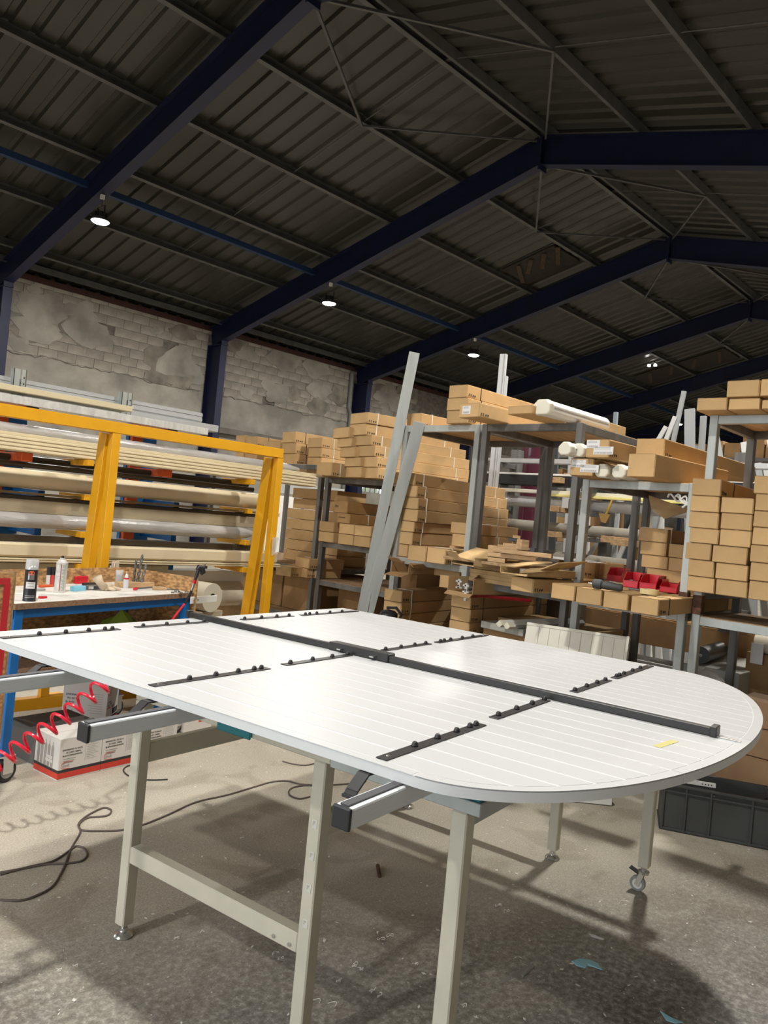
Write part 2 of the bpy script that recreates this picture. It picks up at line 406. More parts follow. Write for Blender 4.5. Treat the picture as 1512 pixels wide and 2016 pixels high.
# ------------------------------------------------------------------ roof: sheets, purlins, ties, bracing
ceil = struct(thing('ceiling', '', '', (0,0,0))); del ceil['label']; del ceil['category']
def sheet_mesh(sign):
    # one trapezoidal sheet, 1 m along the hall, three ribs of 40 mm, from ridge to eave
    prof = []; x = 0.0
    for k in range(3):
        prof += [(x,0.0),(x+0.205,0.0),(x+0.235,0.042),(x+0.305,0.042)]; x += 0.3333
    prof.append((1.0,0.0))
    L = (WALLY+0.45-RIDGE)
    vs = []; fs = []
    for px, pz in prof:
        for yy in (0.02, L):
            vs.append((px, sign*yy, -TAN*yy+pz))
    n = len(prof)
    for i in range(n-1): fs.append((2*i,2*i+2,2*i+3,2*i+1))
    o = len(vs)
    vs += [(a,b,c+0.012) for a,b,c in vs]
    fs += [(o+2*i,o+2*i+1,o+2*i+3,o+2*i+2) for i in range(n-1)]
    return B().add(vs, fs).mesh('roof_sheet', sheetm, fix=False)
shm = {1: sheet_mesh(1), -1: sheet_mesh(-1)}
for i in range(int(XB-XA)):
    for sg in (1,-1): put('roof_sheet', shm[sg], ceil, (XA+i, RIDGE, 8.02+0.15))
B().box(XA, XB, RIDGE-0.12, RIDGE+0.12, 8.215, 8.235).build('ridge_cap', sheetm, ceil)
PL = [7.33, 8.92, 10.56, 12.2, 13.84, 15.48, 16.02]
def purlin_mesh(sign):
    b = B(); h, wd, t = 0.14, 0.065, 0.006; L0, L1 = XA, XB
    b.box(L0,L1,-wd*sign if sign>0 else 0, 0 if sign>0 else wd, 0, t); b.box(L0,L1,-t/2,t/2,t,h-t); b.box(L0,L1,-wd if sign>0 else 0, 0 if sign>0 else wd, h-t,h)
    for yy in (-wd if sign>0 else wd-t,): b.box(L0,L1,yy,yy+t,t,0.02)
    return b.mesh('purlin', purlm)
pm = {1: purlin_mesh(1), -1: purlin_mesh(-1)}
for y in PL: put('purlin', pm[1], ceil, (0,y,zraf(y)+0.004), rot=(-math.radians(14),0,0))
for y in [2*RIDGE-v for v in PL]+[]: put('purlin', pm[-1], ceil, (0,y,zraf(y)+0.004), rot=(math.radians(14),0,0))
for sg in (1,-1):      # blue longitudinal tie tubes
    y = RIDGE+sg*5.5
    B().box(XA, XB, -0.05, 0.05, -0.05, 0.05).build('tie_beam', navy if False else mat('tie_blue', (0.012,0.035,0.10), 0.5), ceil, (0,y,zraf(y)-0.06))
for i in range(len(FRAMES)-1):   # sag rods at mid bay and apex bracing
    xm = (FRAMES[i]+FRAMES[i+1])/2
    if i > 5: break
    for sg in (1,-1):
        ys = [RIDGE+sg*(v-RIDGE) for v in PL[:6]]
        for a, b2 in zip(ys[:-1], ys[1:]):
            B().tube([(xm, a, zraf(a)+0.05),(xm, b2, zraf(b2)+0.05)], 0.009, 6).build('sag_rod', purlm, ceil)
        y = RIDGE+sg*1.70; z = zraf(y)-0.0
        B().beam((FRAMES[i]+0.1, RIDGE+sg*0.08, 7.55),(xm,y,z),0.035,0.035).build('brace', purlm, ceil)
        B().beam((FRAMES[i+1]-0.1, RIDGE+sg*0.08, 7.93),(xm,y,z),0.03,0.03).build('brace', purlm, ceil)
    B().box(xm-0.03, xm+0.03, 2*RIDGE-PL[0]+0.01, PL[0]-0.01, 8.06, 8.10).build('ridge_spacer', purlm, ceil)
# open hatches in the sheeting, with dark torn insulation
for hx, hy0, hy1, wdt in ((14.1, 9.1, 10.4, 1.1), (24.0, 9.1, 12.0, 1.4)):
    b = B(); s = zraf(hy0)+0.135; e = zraf(hy1)+0.135
    b.add([(hx,hy0,s),(hx+wdt,hy0,s),(hx+wdt,hy1,e),(hx,hy1,e),(hx,hy0,s-.03),(hx+wdt,hy0,s-.03),(hx+wdt,hy1,e-.03),(hx,hy1,e-.03)],[(0,3,2,1),(4,5,6,7),(0,1,5,4),(1,2,6,5),(2,3,7,6),(3,0,4,7)])
    b.build('hatch', oldwood, ceil)
    for k in range(4):
        y = hy0+(hy1-hy0)*(k+.5)/4
        B().beam((hx+.1,y-.2,zraf(y-.2)+.09),(hx+wdt-rnd(.1,.5),y+.2,zraf(y+.2)+.09),0.1,0.02).build('hatch_board', mat('hatch_wood',(0.045,0.028,0.015),.9,var=.3,vscale=9), ceil)
# gutter line at the eave
B().box(XA, XB, WALLY-0.42, WALLY-0.40, 5.80, 5.92).build('eave_angle', purlm, ceil)

# ------------------------------------------------------------------ portal frames
def isec(b, p, q, up, depth, fl, t=0.014):
    p, q, up = Vector(p), Vector(q), Vector(up).normalized()
    b.beam(p, q, t, depth-2*t, up)
    for s in (1,-1): b.beam(p+up*(s*(depth/2-t/2)), q+up*(s*(depth/2-t/2)), fl, t, up)
fm = {}
def build_frame(x, label, first):
    e = thing('portal_frame', label, 'steel frame', (x,0,0), 0, 'navy portal frames carrying the roof')
    if not fm:
        al = math.radians(14); dep = 0.47; n1 = Vector((0, math.sin(al), math.cos(al)))
        top = Vector((0,RIDGE,8.016)); c = top - n1*(dep/2)/1.0
        y1 = WALLY-0.03; b = B()
        isec(b, (0,RIDGE+0.02,8.016-dep/2/math.cos(al)-0.004), (0,y1,zraf(y1)-0.004-dep/2/math.cos(al)), n1, dep, 0.18)
        fm['raf'] = b.mesh('rafter', navy)
        b = B(); zk = zraf(WALLY-0.3)-0.50
        isec(b, (0,WALLY-0.305,0.0),(0,WALLY-0.305,zk), (0,1,0), 0.56, 0.18)
        fm['col'] = b.mesh('column', navy)
        b = B(); b.box(-0.1,0.1,-0.018,0.018,7.45,8.0)
        for s in (-1,1):
            for z in (7.55,7.7,7.85): b.cyl((s*0.07,-0.03,z),(s*0.07,0.03,z),0.014,8)
        fm['apex'] = b.mesh('apex_plate', navy)
        b = B(); b.box(-0.092,0.092,WALLY-0.62,WALLY-0.025,zk-0.012,zk+0.012); b.box(-0.09,0.09,WALLY-0.6,WALLY-0.585,zk,zk+0.12)
        fm['knee'] = b.mesh('knee_plate', navy)
    for k, nm in (('raf','rafter'),('col','column'),('knee','knee_plate')):
        put(nm, fm[k], e)
        o = put(nm, fm[k], e, (0, 2*RIDGE, 0), PI)
    put('apex_plate', fm['apex'], e, (0,RIDGE,0))
FL = {2:'navy steel roof frame nearest the camera, its ridge cut by the top edge',
      3:'navy steel roof frame, second from the camera, its column left of the brown carton stacks',
      4:'navy steel roof frame, third from the camera, its column behind the leaning aluminium bar',
      5:'navy steel roof frame, fourth from the camera, behind the third pendant lamp',
      6:'navy steel roof frame, fifth from the camera, small in the distance',
      7:'navy steel roof frame farthest away, deepest in the hall at the right',
      1:'navy steel roof frame overhead behind the camera', 0:'navy steel roof frame at the back end of the hall', 8:'navy steel roof frame at the far end wall'}
for i, x in enumerate(FRAMES):
    if i < 9: build_frame(x, FL[i-0] if False else FL.get(i if i < 2 else i, ''), i == 0)
# ================================================================== HIGH BAY LAMPS
lm = {}
def lamp(x, y, label, z=5.87):
    e = thing('high_bay_lamp', label, 'lamp', (x,y,z), 0, 'high bay lamps hanging from the frames')
    if not lm:
        lm['lens'] = B().lathe([(0.0,-0.034),(0.08,-0.030),(0.12,-0.018),(0.14,0.0),(0.14,0.016),(0,0.016)],24).mesh('lens', lens)
        lm['rim'] = B().lathe([(0.142,0.0),(0.155,0.0),(0.157,0.04),(0.10,0.06),(0.06,0.06),(0.06,0.02),(0.142,0.017)],24).mesh('housing', blackm)
        b = B(); b.cyl((0,0,0.05),(0,0,0.15),0.075,16)
        for k in range(10):
            a = 2*PI*k/10; b.obox((0.08*math.cos(a),0.08*math.sin(a),0.1),(0.018*math.cos(a),0.018*math.sin(a),0),(-0.003*math.sin(a),0.003*math.cos(a),0),(0,0,0.045))
        lm['drv'] = b.mesh('driver_housing', blackm)
        b = B()
        for s in (1,-1): b.box(-0.012,0.012,s*0.12-0.004,s*0.12+0.004,0.03,0.24)
        b.box(-0.012,0.012,-0.124,0.124,0.232,0.24)
        lm['br'] = b.mesh('bracket', blackm)
        top = zraf(y)-0.484-0.004-5.87 if False else 6.30-5.87
        lm['cab'] = B().tube([(0,0,0.235),(0.005,0,0.32),(0,0.004,top-0.012)],0.005,6).mesh('cable', blackm)
        lm['jb'] = B().box(-0.03,0.03,-0.025,0.025,0,0.07).mesh('junction_box', white_pl)
    put('lens', lm['lens'], e); put('housing', lm['rim'], e); put('driver_housing', lm['drv'], e); put('bracket', lm['br'], e)
    put('cable', lm['cab'], e); put('junction_box', lm['jb'], e, (0,0,0.36))
LN = {(2,1):'bright round lamp hanging under the nearest navy frame, upper left',(3,1):'round lamp hanging under the second navy frame, above the grey wall',(4,1):'round lamp hanging above the cartons on the third navy frame'}
WORD = ['rearmost','overhead','nearest','second','third','fourth','fifth','sixth']
for (lx, ly, lz) in LAMPS:
    k = min(range(9), key=lambda q: abs(FRAMES[q]-lx))
    if lz < 5.8: lab = 'small bright lamp deep in the hall, seen between leaning strips and the right rack'
    else: lab = LN.get((k,int(ly > 7)), 'round high bay lamp under the %s frame in the %s lamp row' % (WORD[k], 'left' if ly > 7 else 'right'))
    lamp(lx, ly, lab, lz)
e = thing('twin_spotlight', 'tiny twin spotlight under the far roof sheets at the right', 'lamp', at_x(1284,719,23.0)); pz_ = zraf(e.location.y)-e.location.z
B().tube([(0,0,0.05),(0,0,pz_)],0.012,6).build('hanger', blackm, e); B().box(-0.02,0.02,-0.12,0.12,0.03,0.05).build('cross_bar', blackm, e)
for s_ in (1,-1): B().lathe([(0,-0.03),(0.05,-0.03),(0.04,0.03),(0,0.03)],12,(0,s_*0.1,0)).build('spot', lens, e)

# ================================================================== ASSEMBLY TABLE
tbl = thing('assembly_table', 'beige steel assembly table on square legs carrying the white arched shutter', 'table', T(2.75,1.6,0), TY)
TO = Vector((2.75,1.6,0))
def tb(b, name, m, bev=0.002, parent=None, **k): return b.build(name, m, parent or tbl, (0,0,0) if parent else -TO, bev=bev, **k)
ZB, ZBT = 0.857, 0.953
legs = [(1.834,2.281,'pad'),(1.834,1.434,'pad'),(1.834,0.957,'wheel'),(3.690,2.276,'pad'),(3.690,1.418,'pad'),(3.668,0.972,'wheel')]
LW = 0.024
for u, v, kind in legs:
    z0 = 0.045 if kind == 'pad' else 0.118
    lg = tb(B().box(u-LW,u+LW,v-LW,v+LW,z0,ZB if v > 1 else 0.8505), 'leg', beige, 0.004)
    if kind == 'pad':
        f = tb(B().lathe([(0.0,0.001),(0.034,0.001),(0.036,0.006),(0.030,0.014),(0.014,0.02),(0.012,0.026),(0.009,0.03),(0.009,0.05),(0,0.05)],18,(u,v,0)), 'levelling_foot', zinc, 0, lg)
        smooth_angle(f)
        tb(B().lathe([(0.0,0.024),(0.016,0.024),(0.016,0.033),(0,0.033)],6,(u,v,0)), 'foot_nut', zinc, 0, lg)
    else:
        vw = v+0.022
        w_ = tb(B().tube([(u-0.011,vw,0.036),(u+0.011,vw,0.036)],0.035,22), 'caster_wheel', mat('grey_caster_tyre',(0.30,0.29,0.27),0.6), 0.003, lg)
        tb(B().tube([(u-0.0125,vw,0.036),(u+0.0125,vw,0.036)],0.022,16), 'wheel_hub', white_pl, 0, lg)
        b = B()
        for s in (1,-1): b.beam((u+s*0.016,vw+0.002,0.03),(u+s*0.016,v+0.004,0.088),0.003,0.022,(0,1,0))
        b.lathe([(0,0.086),(0.024,0.086),(0.026,0.098),(0.012,0.1),(0.012,0.12),(0,0.12)],14,(u,v,0))
        tb(b, 'caster_fork', zinc, 0, lg)
        tb(B().beam((u,v+0.018,0.082),(u,v+0.062,0.098),0.03,0.006), 'brake_lever', blackp, 0, lg)
UF, UB = 1.81, 3.714
for u0, u1 in ((UF,UF+0.048),(UB-0.048,UB)):
    tb(B().box(u0,u1,1.395,2.305,ZB,ZBT), 'side_beam', beige, 0.003)
    tb(B().box(u0,u1,0.897,1.395,0.851,0.886), 'extension_beam', galv, 0.002)
tb(B().box(UF+0.002,UF+0.046,1.458,2.257,0.277,0.337), 'stretcher', beige, 0.003)
tb(B().box(UB-0.046,UB-0.002,1.442,2.252,0.277,0.337), 'stretcher', beige, 0.003)
for v in (2.262,1.416): tb(B().box(UF+0.05,UB-0.05,v,v+0.03,0.628,0.70), 'cross_beam', beige, 0.003)
for v in (0.945,): tb(B().box(UF+0.05,UB-0.05,v,v+0.03,0.80,0.85), 'cross_beam', galv, 0.002)
b = B()
for v in (1.455,1.52):   # bolts on the stretcher
    tb(B().cyl((UF+0.004,v+0.03,0.295),(UF-0.004,v+0.03,0.295),0.006,6), 'bolt', zinc, 0)
# teal guide plates bolted on the beam
tp = tb(B().box(UF-0.010,UF,1.716,1.872,ZB-0.006,ZB+0.05), 'guide_plate', teal, 0.006)
for v in (1.74,1.795,1.85): tb(B().cyl((UF-0.0115,v,ZB+0.024),(UF-0.008,v,ZB+0.024),0.005 if v != 1.795 else 0.003,10), 'hole', blackp, 0, tp)
tb(B().box(UF+0.004,UF+0.10,0.902,1.06,0.8865,ZBT-0.0005), 'guide_block', teal, 0.003)
# worn printed labels and stickers
for v in (1.60,1.51): tb(B().box(UF-0.0008,UF,v,v+0.035,ZB+0.03,ZB+0.042), 'worn_print', ink, 0)
for z in (0.66,0.565,0.47,0.365):
    st = tb(B().box(UF-0.0012,UF,1.422,1.440,z,z+0.026), 'sticker', mat('pale_sticker',(0.62,0.60,0.53),0.6), 0)
    tb(B().add([(UF-0.0018,1.4375,z+0.006),(UF-0.0018,1.4375,z+0.021),(UF-0.0018,1.4265,z+0.021),(UF-0.0014,1.4375,z+0.006),(UF-0.0014,1.4375,z+0.021),(UF-0.0014,1.4265,z+0.021)],[(0,1,2),(5,4,3),(0,3,4,1),(1,4,5,2),(2,5,3,0)]), 'arrow_print', mat('faint_print',(0.45,0.43,0.37),0.7), 0, st)
# three aluminium support arms, lying across the beams, ends cantilevered towards the camera
ZS = 1.003
def arm(u0, v0, v1, u1=3.78):
    vc = (v0+v1)/2; hw = (v1-v0)/2
    a = tb(B().box(u0,u1,v0,v1,ZBT,ZS-0.004), 'support_arm', alu, 0.005, seg=2)
    tb(B().box(u0,u1,vc-hw*0.5,vc+hw*0.5,ZS-0.004,ZS), 'rubber_strip', greyrub, 0.001, a)
    tb(B().box(u0-0.010,u0,v0-0.001,v1+0.001,ZBT-0.001,ZS-0.003), 'end_cap', blackp, 0.004, a, seg=2)
    # black steel bracket behind the arm
    b = B(); vb = v1+0.072; du = u0-1.215 if u0 > 1.2 else 0
    pth = [(1.42+du*0.2,ZBT+0.004),(1.428+du*0.2,0.968),(1.468+du*0.2,0.9985),(1.56,0.9965),(1.62,0.966),(UF-0.003,0.959)]
    for (ua_,za_),(ub_,zb_) in zip(pth[:-1],pth[1:]): b.beam((ua_,vb,za_),(ub_,vb,zb_),0.034,0.005,(0,0,1) if abs(ub_-ua_) > abs(zb_-za_) else (1,0,0))
    b.box(1.412+du*0.2,1.432+du*0.2,v1-0.002,vb+0.017,ZBT+0.0,ZBT+0.008)
    tb(b, 'bracket', blackm, 0.001, a)
def seam(x, y, u):   # v, z of a pixel on plane u
    d = ray(x, y); t = (u-O.dot(NU))/d.dot(NU); p = O+d*t; return p.dot(NV)
arm(1.215, 1.712, 1.756); arm(1.290, 0.925, 0.970); arm(1.06, 2.262, 2.306)

# ================================================================== ARCHED SHUTTER LYING ON THE TABLE
ZT = 1.030
sh = thing('arched_shutter', 'large white arched shutter of four hinged leaves with black ironmongery, lying on the table', 'shutter', T(2.58,1.7,ZS), TY)
SO = Vector((2.58,1.7,ZS))
def sb(b, name, m, parent=None, bev=0.0, **k): return b.build(name, m, parent or sh, (0,0,0) if parent else -SO, bev=bev, **k)
U0, U1, UC, AA, VC, BB, VE = 1.486, 3.671, 2.579, 1.0925, 0.912, 0.507, 2.846
def varc(u, ins=0.0):
    a, b2 = AA-ins, BB-ins; q = 1-((u-UC)/a)**2
    return VC - b2*math.sqrt(max(0.0, q))
def strip_poly(ua, ub, ve, ins, n):
    pts = []
    lo_, hi_ = UC-(AA-ins)+1e-4, UC+(AA-ins)-1e-4
    for i in range(n+1):
        # denser near the ends
        u = ua+(ub-ua)*(0.5-0.5*math.cos(PI*i/n)) if n > 6 else ua+(ub-ua)*i/n
        u = min(max(u, lo_), hi_); pts.append((u, varc(u, ins)))
    return pts + [(ub, ve),(ua, ve)]
LB = [1.486,2.0515,2.5835,3.1235,3.671]
G = 0.0012
for li in range(4):
    ua, ub = LB[li]+(G if li else 0), LB[li+1]-(G if li < 3 else 0)
    lf = sb(B().prism(strip_poly(ua, ub, VE, 0.0, 44), ZS+0.0004, ZT-0.0010), 'shutter_leaf', groove_highlight, None); smooth_angle(lf, 0.5)
    # rim on the outer edges
    ins = 0.030
    b = B(); n = 44
    outer = [(p[0], p[1]) for p in strip_poly(ua, ub, VE, 0.0, n)[:n+1]]
    inner = []
    for (u, v) in outer:
        uu = min(max(u, UC-(AA-ins)), UC+(AA-ins)); inner.append((uu, max(varc(uu, ins), v+0.004)))
    for i in range(n):
        q = [outer[i],outer[i+1],inner[i+1],inner[i]]
        b.prism(q, ZT-0.0036, ZT)
    sb(b, 'rim', lacquer, lf)
    va = 0.94
    if li == 0: sb(B().box(U0,U0+ins,VC,VE,ZT-0.0036,ZT), 'rim', lacquer, lf, 0.0008)
    if li == 3: sb(B().box(U1-ins,U1,VC,VE,ZT-0.0036,ZT), 'rim', lacquer, lf, 0.0008)
    a0 = ua+(ins if li == 0 else 0.0); b0 = ub-(ins if li == 3 else 0.0)
    nb = 6; wb = (b0-a0)/nb
    for k in range(nb):
        p0, p1 = a0+k*wb+0.0045, a0+(k+1)*wb-0.0045
        pl = strip_poly(p0, p1, VE-0.001, ins+0.003, 6)
        sb(B().prism(pl, ZT-0.0012, ZT-0.0002), 'board', lacquer, lf, 0.0004)
# ironmongery
def dome(b, u, v, z, r=0.0078, h=0.0125):
    b.lathe([(0,0),(r*1.15,0),(r*1.15,0.004),(r,0.005),(r,h*0.6),(r*0.8,h*0.85),(r*0.4,h),(0,h)],10,(u,v,z))
dm = None
def strap(ua, ub, v, kn, screw=None):
    global dm
    h = sb(B().box(ua,ub,v-0.0155,v+0.0155,ZT,ZT+0.0032), 'hinge_strap', blackm, None, 0.0008)
    if dm is None:
        q = B(); dome(q,0,0,0); dm = q.mesh('knob', blackm, True)
    for f in kn: put('knob', dm, h, (ua+(ub-ua)*f, v+0.003, ZT+0.003))
    if screw is not None:
        q = B(); q.lathe([(0,0),(0.006,0),(0.005,0.0016),(0,0.002)],10,(ua+(ub-ua)*screw,v,ZT+0.0031)); sb(q,'screw',steel,h)
for v in (2.717,1.868,1.022):
    strap(1.515,2.014,v-0.003,[.3,.52,.72,.87,.94],.06)
    strap(2.106,2.497,v+0.008,[.1,.42,.72,.97])
    strap(2.716,3.085,v,[.06,.38,.68,.93])
    strap(3.148,3.642,v-0.002,[.08,.15,.27,.5,.72],.93)
bu = 2.530
lk = sb(B().box(bu-0.014,bu+0.010,0.50,2.885,ZT+0.001,ZT+0.026), 'locking_bar', blackm, None, 0.002)
sb(B().box(bu+0.013,bu+0.024,0.505,2.88,ZT+0.008,ZT+0.020), 'locking_rod', blackm, lk, 0.002)
sb(B().box(bu-0.022,bu+0.030,1.70,2.00,ZT+0.001,ZT+0.034), 'lock_case', blackm, lk, 0.003)
sb(B().box(bu-0.020,bu+0.030,0.492,0.512,ZT+0.001,ZT+0.032), 'bar_end', blackm, lk, 0.002)
sb(B().box(bu-0.018,bu+0.014,2.87,2.89,ZT+0.001,ZT+0.032), 'bar_end', blackm, lk, 0.002)
for v in (1.93,1.765):
    sb(B().box(bu-0.044,bu-0.022,v-0.010,v+0.010,ZT+0.012,ZT+0.018), 'latch_tongue', steel, lk, 0.001)
sb(B().box(bu-0.008,bu+0.0,0.425,0.495,ZT,ZT+0.004), 'shoot_bolt', steel, lk, 0.0005)
tag(B().box(-0.060,0.060,-0.011,0.011,0,0.0006).build('tape_strip', maskt, None, T(2.301,0.581,ZT), TY-0.16),
    'short yellow masking tape strip stuck near the rounded end of the shutter', 'tape')
# ================================================================== BLUE WORKBENCH
BA = math.radians(15.3); BZ = 0.96
B0 = Vector((1.675,4.165,0))
bx_, by_ = Vector((math.cos(BA),math.sin(BA),0)), Vector((-math.sin(BA),math.cos(BA),0))
BL, BD = 1.365, 0.62
bench = thing('workbench', 'blue steel workbench on casters with worn white top and OSB back boards', 'workbench', B0, BA)
B().box(0,BL,0,BD,BZ-0.034,BZ-0.002).build('worktop', ply, bench, bev=0.001)
B().box(0.002,BL-0.002,0.002,BD-0.002,BZ-0.002,BZ).build('laminate_top', benchtop, bench)
fr = B().box(0.0,BL,0.02,0.06,BZ-0.085,BZ-0.034).build('front_rail', blue, bench, bev=0.002)
B().box(0.0,BL,BD-0.06,BD-0.02,BZ-0.085,BZ-0.034).build('back_rail', blue, bench, bev=0.002)
for x in (0.0,BL-0.05): B().box(x,x+0.05,0.06,BD-0.06,BZ-0.085,BZ-0.034).build('side_rail', blue, bench, bev=0.002)
for x in (0.012,BL-0.062):
    for y in (0.0,BD-0.05):
        lg = B().box(x,x+0.05,y+0.01,y+0.06,0.155,BZ-0.036).build('leg', blue, bench, bev=0.002)
        B().box(x-0.02,x+0.07,y-0.01,y+0.075,0.147,0.155).build('caster_plate', zinc, lg)
        b = B(); cx, cy = x+0.045, y+0.035
        for s in (1,-1): b.prism([(0,0)]*0 or [(cx-0.03,cy+s*0.028-0.002),(cx+0.03,cy+s*0.028-0.002),(cx+0.03,cy+s*0.028+0.002),(cx-0.03,cy+s*0.028+0.002)],0.05,0.14)
        b.cyl((cx-0.01,cy,0.135),(cx-0.01,cy,0.147),0.032,16)
        b.build('caster_fork', zinc, lg)
        B().cyl((cx,cy-0.022,0.062),(cx,cy+0.022,0.062),0.0615,24).build('wheel', rubber, lg, bev=0.008)
        B().cyl((cx,cy-0.0235,0.062),(cx,cy+0.0235,0.062),0.038,20).build('wheel_rim', mat('grey_wheel_rim',(0.35,0.35,0.34),0.5), lg)
B().box(0.05,BL-0.05,0.05,BD-0.05,0.50,0.53).build('lower_shelf', osb, bench)
for x in (0.0,BL-0.03): B().box(x+0.01,x+0.03,0.07,BD-0.07,0.46,0.50).build('shelf_rail', blue, bench)
B().box(-0.01,BL+0.012,BD,BD+0.015,0.56,1.06).build('back_board', osb, bench)
B().box(BL,BL+0.014,-0.02,BD,0.60,1.06).build('side_board', osb, bench)
B().box(-0.014,0,0.35,BD,BZ-0.05,1.06).build('side_board', osb, bench)
B().box(BL-0.03,BL+0.235,-0.014,-0.001,BZ-0.075,BZ-0.028).build('white_bar', white_pl, bench, bev=0.002)
for x in (BL-0.005,BL+0.035): B().cyl((x,-0.017,BZ-0.05),(x,-0.013,BZ-0.05),0.006,8).build('screw', zinc, bench)
def bench_thing(name, label, cat, px, py, rz=0.0, group=None, z=BZ):
    p = at_z(px, py, z); p.z = z
    return thing(name, label, cat, p, rz, group)
# --- spray cans
e = bench_thing('spray_can', 'black spray paint can with clear cap, orange oval and silver patch on its label', 'spray can', 57, 1183, 0.75)
b = B(); b.lathe([(0,0),(0.033,0),(0.0345,0.004),(0.033,0.008),(0.033,0.165),(0.0345,0.168),(0.0345,0.171),(0.031,0.172)],28); smooth_angle(b.build('can_body', blackp, e))
smooth_angle(B().lathe([(0.033,0.172),(0.033,0.178),(0.026,0.192),(0.016,0.2),(0.010,0.202),(0.010,0.212),(0,0.212)],24).build('shoulder', steel, e))
smooth_angle(B().lathe([(0,0.203),(0.008,0.203),(0.008,0.218),(0,0.218)],12).build('nozzle', mat('grey_nozzle',(0.3,0.3,0.3),0.5), e))
smooth_angle(B().lathe([(0.034,0.172),(0.0335,0.222),(0.031,0.228),(0,0.229),(0,0.227),(0.030,0.226),(0.0325,0.221),(0.033,0.172)],28).build('clear_cap', clear, e))
def patch(b, r, a0, a1, z0, z1, n=8, oval=False):
    rows = []
    if oval:
        am, zm = (a0+a1)/2, (z0+z1)/2
        vs = [(r*math.cos(am), r*math.sin(am), zm)]
        for k in range(20):
            t = 2*PI*k/20; a = am+(a1-a0)/2*math.cos(t); vs.append((r*math.cos(a), r*math.sin(a), zm+(z1-z0)/2*math.sin(t)))
        b.add(vs, [(0,k+1,(k+1)%20+1) for k in range(20)]); return b
    vs = []; fs = []
    for k in range(n+1):
        a = a0+(a1-a0)*k/n; vs += [(r*math.cos(a),r*math.sin(a),z0),(r*math.cos(a),r*math.sin(a),z1)]
    for k in range(n): fs.append((2*k,2*k+2,2*k+3,2*k+1))
    return b.add(vs, fs)
FA = math.radians(68+180)-0.75     # faces the camera side, in the can's own frame
patch(B(),0.0335,FA-0.5,FA+0.5,0.143,0.166,oval=True).build('label_oval', mat('orange_red_print',(0.80,0.14,0.05),0.5), e, fix=False)
patch(B(),0.0333,FA-0.48,FA+0.48,0.118,0.152).build('label_silver', steel, e, fix=False)
patch(B(),0.0333,FA-0.75,FA+0.75,0.070,0.106).build('label_panel', paper, e, fix=False)
for z in (0.097,0.080): patch(B(),0.0335,FA-0.5,FA+0.5,z,z+0.003).build('label_text', boxgrey, e, fix=False)
for z in (0.030,0.022): patch(B(),0.0333,FA-0.8,FA+0.8,z,z+0.002).build('label_line', paper, e, fix=False)
e = bench_thing('spray_can', 'white aerosol can with a dusky pink stripe, worn, without its cap', 'spray can', 117, 1166, 0.6)
canw = mat('worn_white_can',(0.60,0.57,0.53),0.45,var=0.15,vscale=30)
smooth_angle(B().lathe([(0,0),(0.0325,0),(0.034,0.004),(0.0325,0.008),(0.0325,0.172),(0.034,0.176),(0.034,0.180),(0.030,0.182),(0.022,0.194),(0.014,0.199),(0.016,0.203),(0.016,0.206),(0.008,0.207),(0,0.207)],28).build('can_body', canw, e))
B().lathe([(0,0.206),(0.0075,0.206),(0.0075,0.22),(0,0.22)],12).build('nozzle', blackp, e)
FB = math.radians(65+180)-0.6
patch(B(),0.0328,FB-0.16,FB+0.02,0.012,0.170).build('pink_stripe', mat('dusky_pink_print',(0.33,0.10,0.13),0.5), e, fix=False)
patch(B(),0.0327,FB+0.18,FB+0.78,0.012,0.168).build('label_green', mat('grey_green_print',(0.42,0.45,0.38),0.5), e, fix=False)
for z in (0.098,0.169): patch(B(),0.0328,FB-1.1,FB-0.1,z,z+0.002).build('label_line', boxgrey, e, fix=False)
# vertical lettering VALARTE on the can, letters one above the other
for k, ch in enumerate('VALARTE'):
    a = FB+0.50; r = 0.0331
    text(ch, 0.022, paper, e, (r*math.cos(a)-0.0*math.sin(a), r*math.sin(a), 0.016+k*0.021), (PI/2, -PI/2, a+PI/2), 'lettering', thick=0.0003)
# small bottles with black caps, in a row at the back of the bench
for k, (px, col) in enumerate(((39,(0.6,0.58,0.55)),(74,(0.65,0.63,0.6)),(83,(0.65,0.05,0.04)),(92,(0.35,0.34,0.33)),(101,(0.55,0.54,0.54)))):
    p = at_z(px,1152,BZ); q = B0+bx_*((p-B0).dot(bx_))+by_*(BD-0.10)
    t_ = ['small touch-up bottle with black cap, alone left of the black spray can','small touch-up bottle with black cap, just right of the black spray can','small touch-up bottle with black cap and red label','small grey touch-up bottle with black cap, third right of the black can','small pale touch-up bottle with black cap beside the white aerosol can'][k]
    e = thing('touch_up_bottle', t_, 'bottle', (q.x,q.y,BZ), BA, 'touch-up bottles on the bench')
    B().lathe([(0,0),(0.0125,0),(0.0125,0.075),(0,0.075)],14).build('bottle_body', mat('bottle_label_%d'%k,col,0.5), e)
    B().lathe([(0,0.075),(0.0118,0.075),(0.0118,0.125),(0,0.125)],14).build('cap', blackp, e)
e = bench_thing('plastic_case', 'small clear case with red base, right of the black spray can', 'case', 84, 1178, BA)
B().box(-0.022,0.022,-0.012,0.012,0,0.012).build('case_base', redp, e, bev=0.002); B().box(-0.021,0.021,-0.011,0.011,0.012,0.028).build('case_lid', clear, e, bev=0.002)
tag(B().box(-0.05,0.05,-0.018,0.018,0,0.03).build('sponge_block', bluefoam, None, at_z(153,1163,BZ), BA+0.1, bev=0.003), 'light blue foam block beside the white aerosol can', 'foam block')
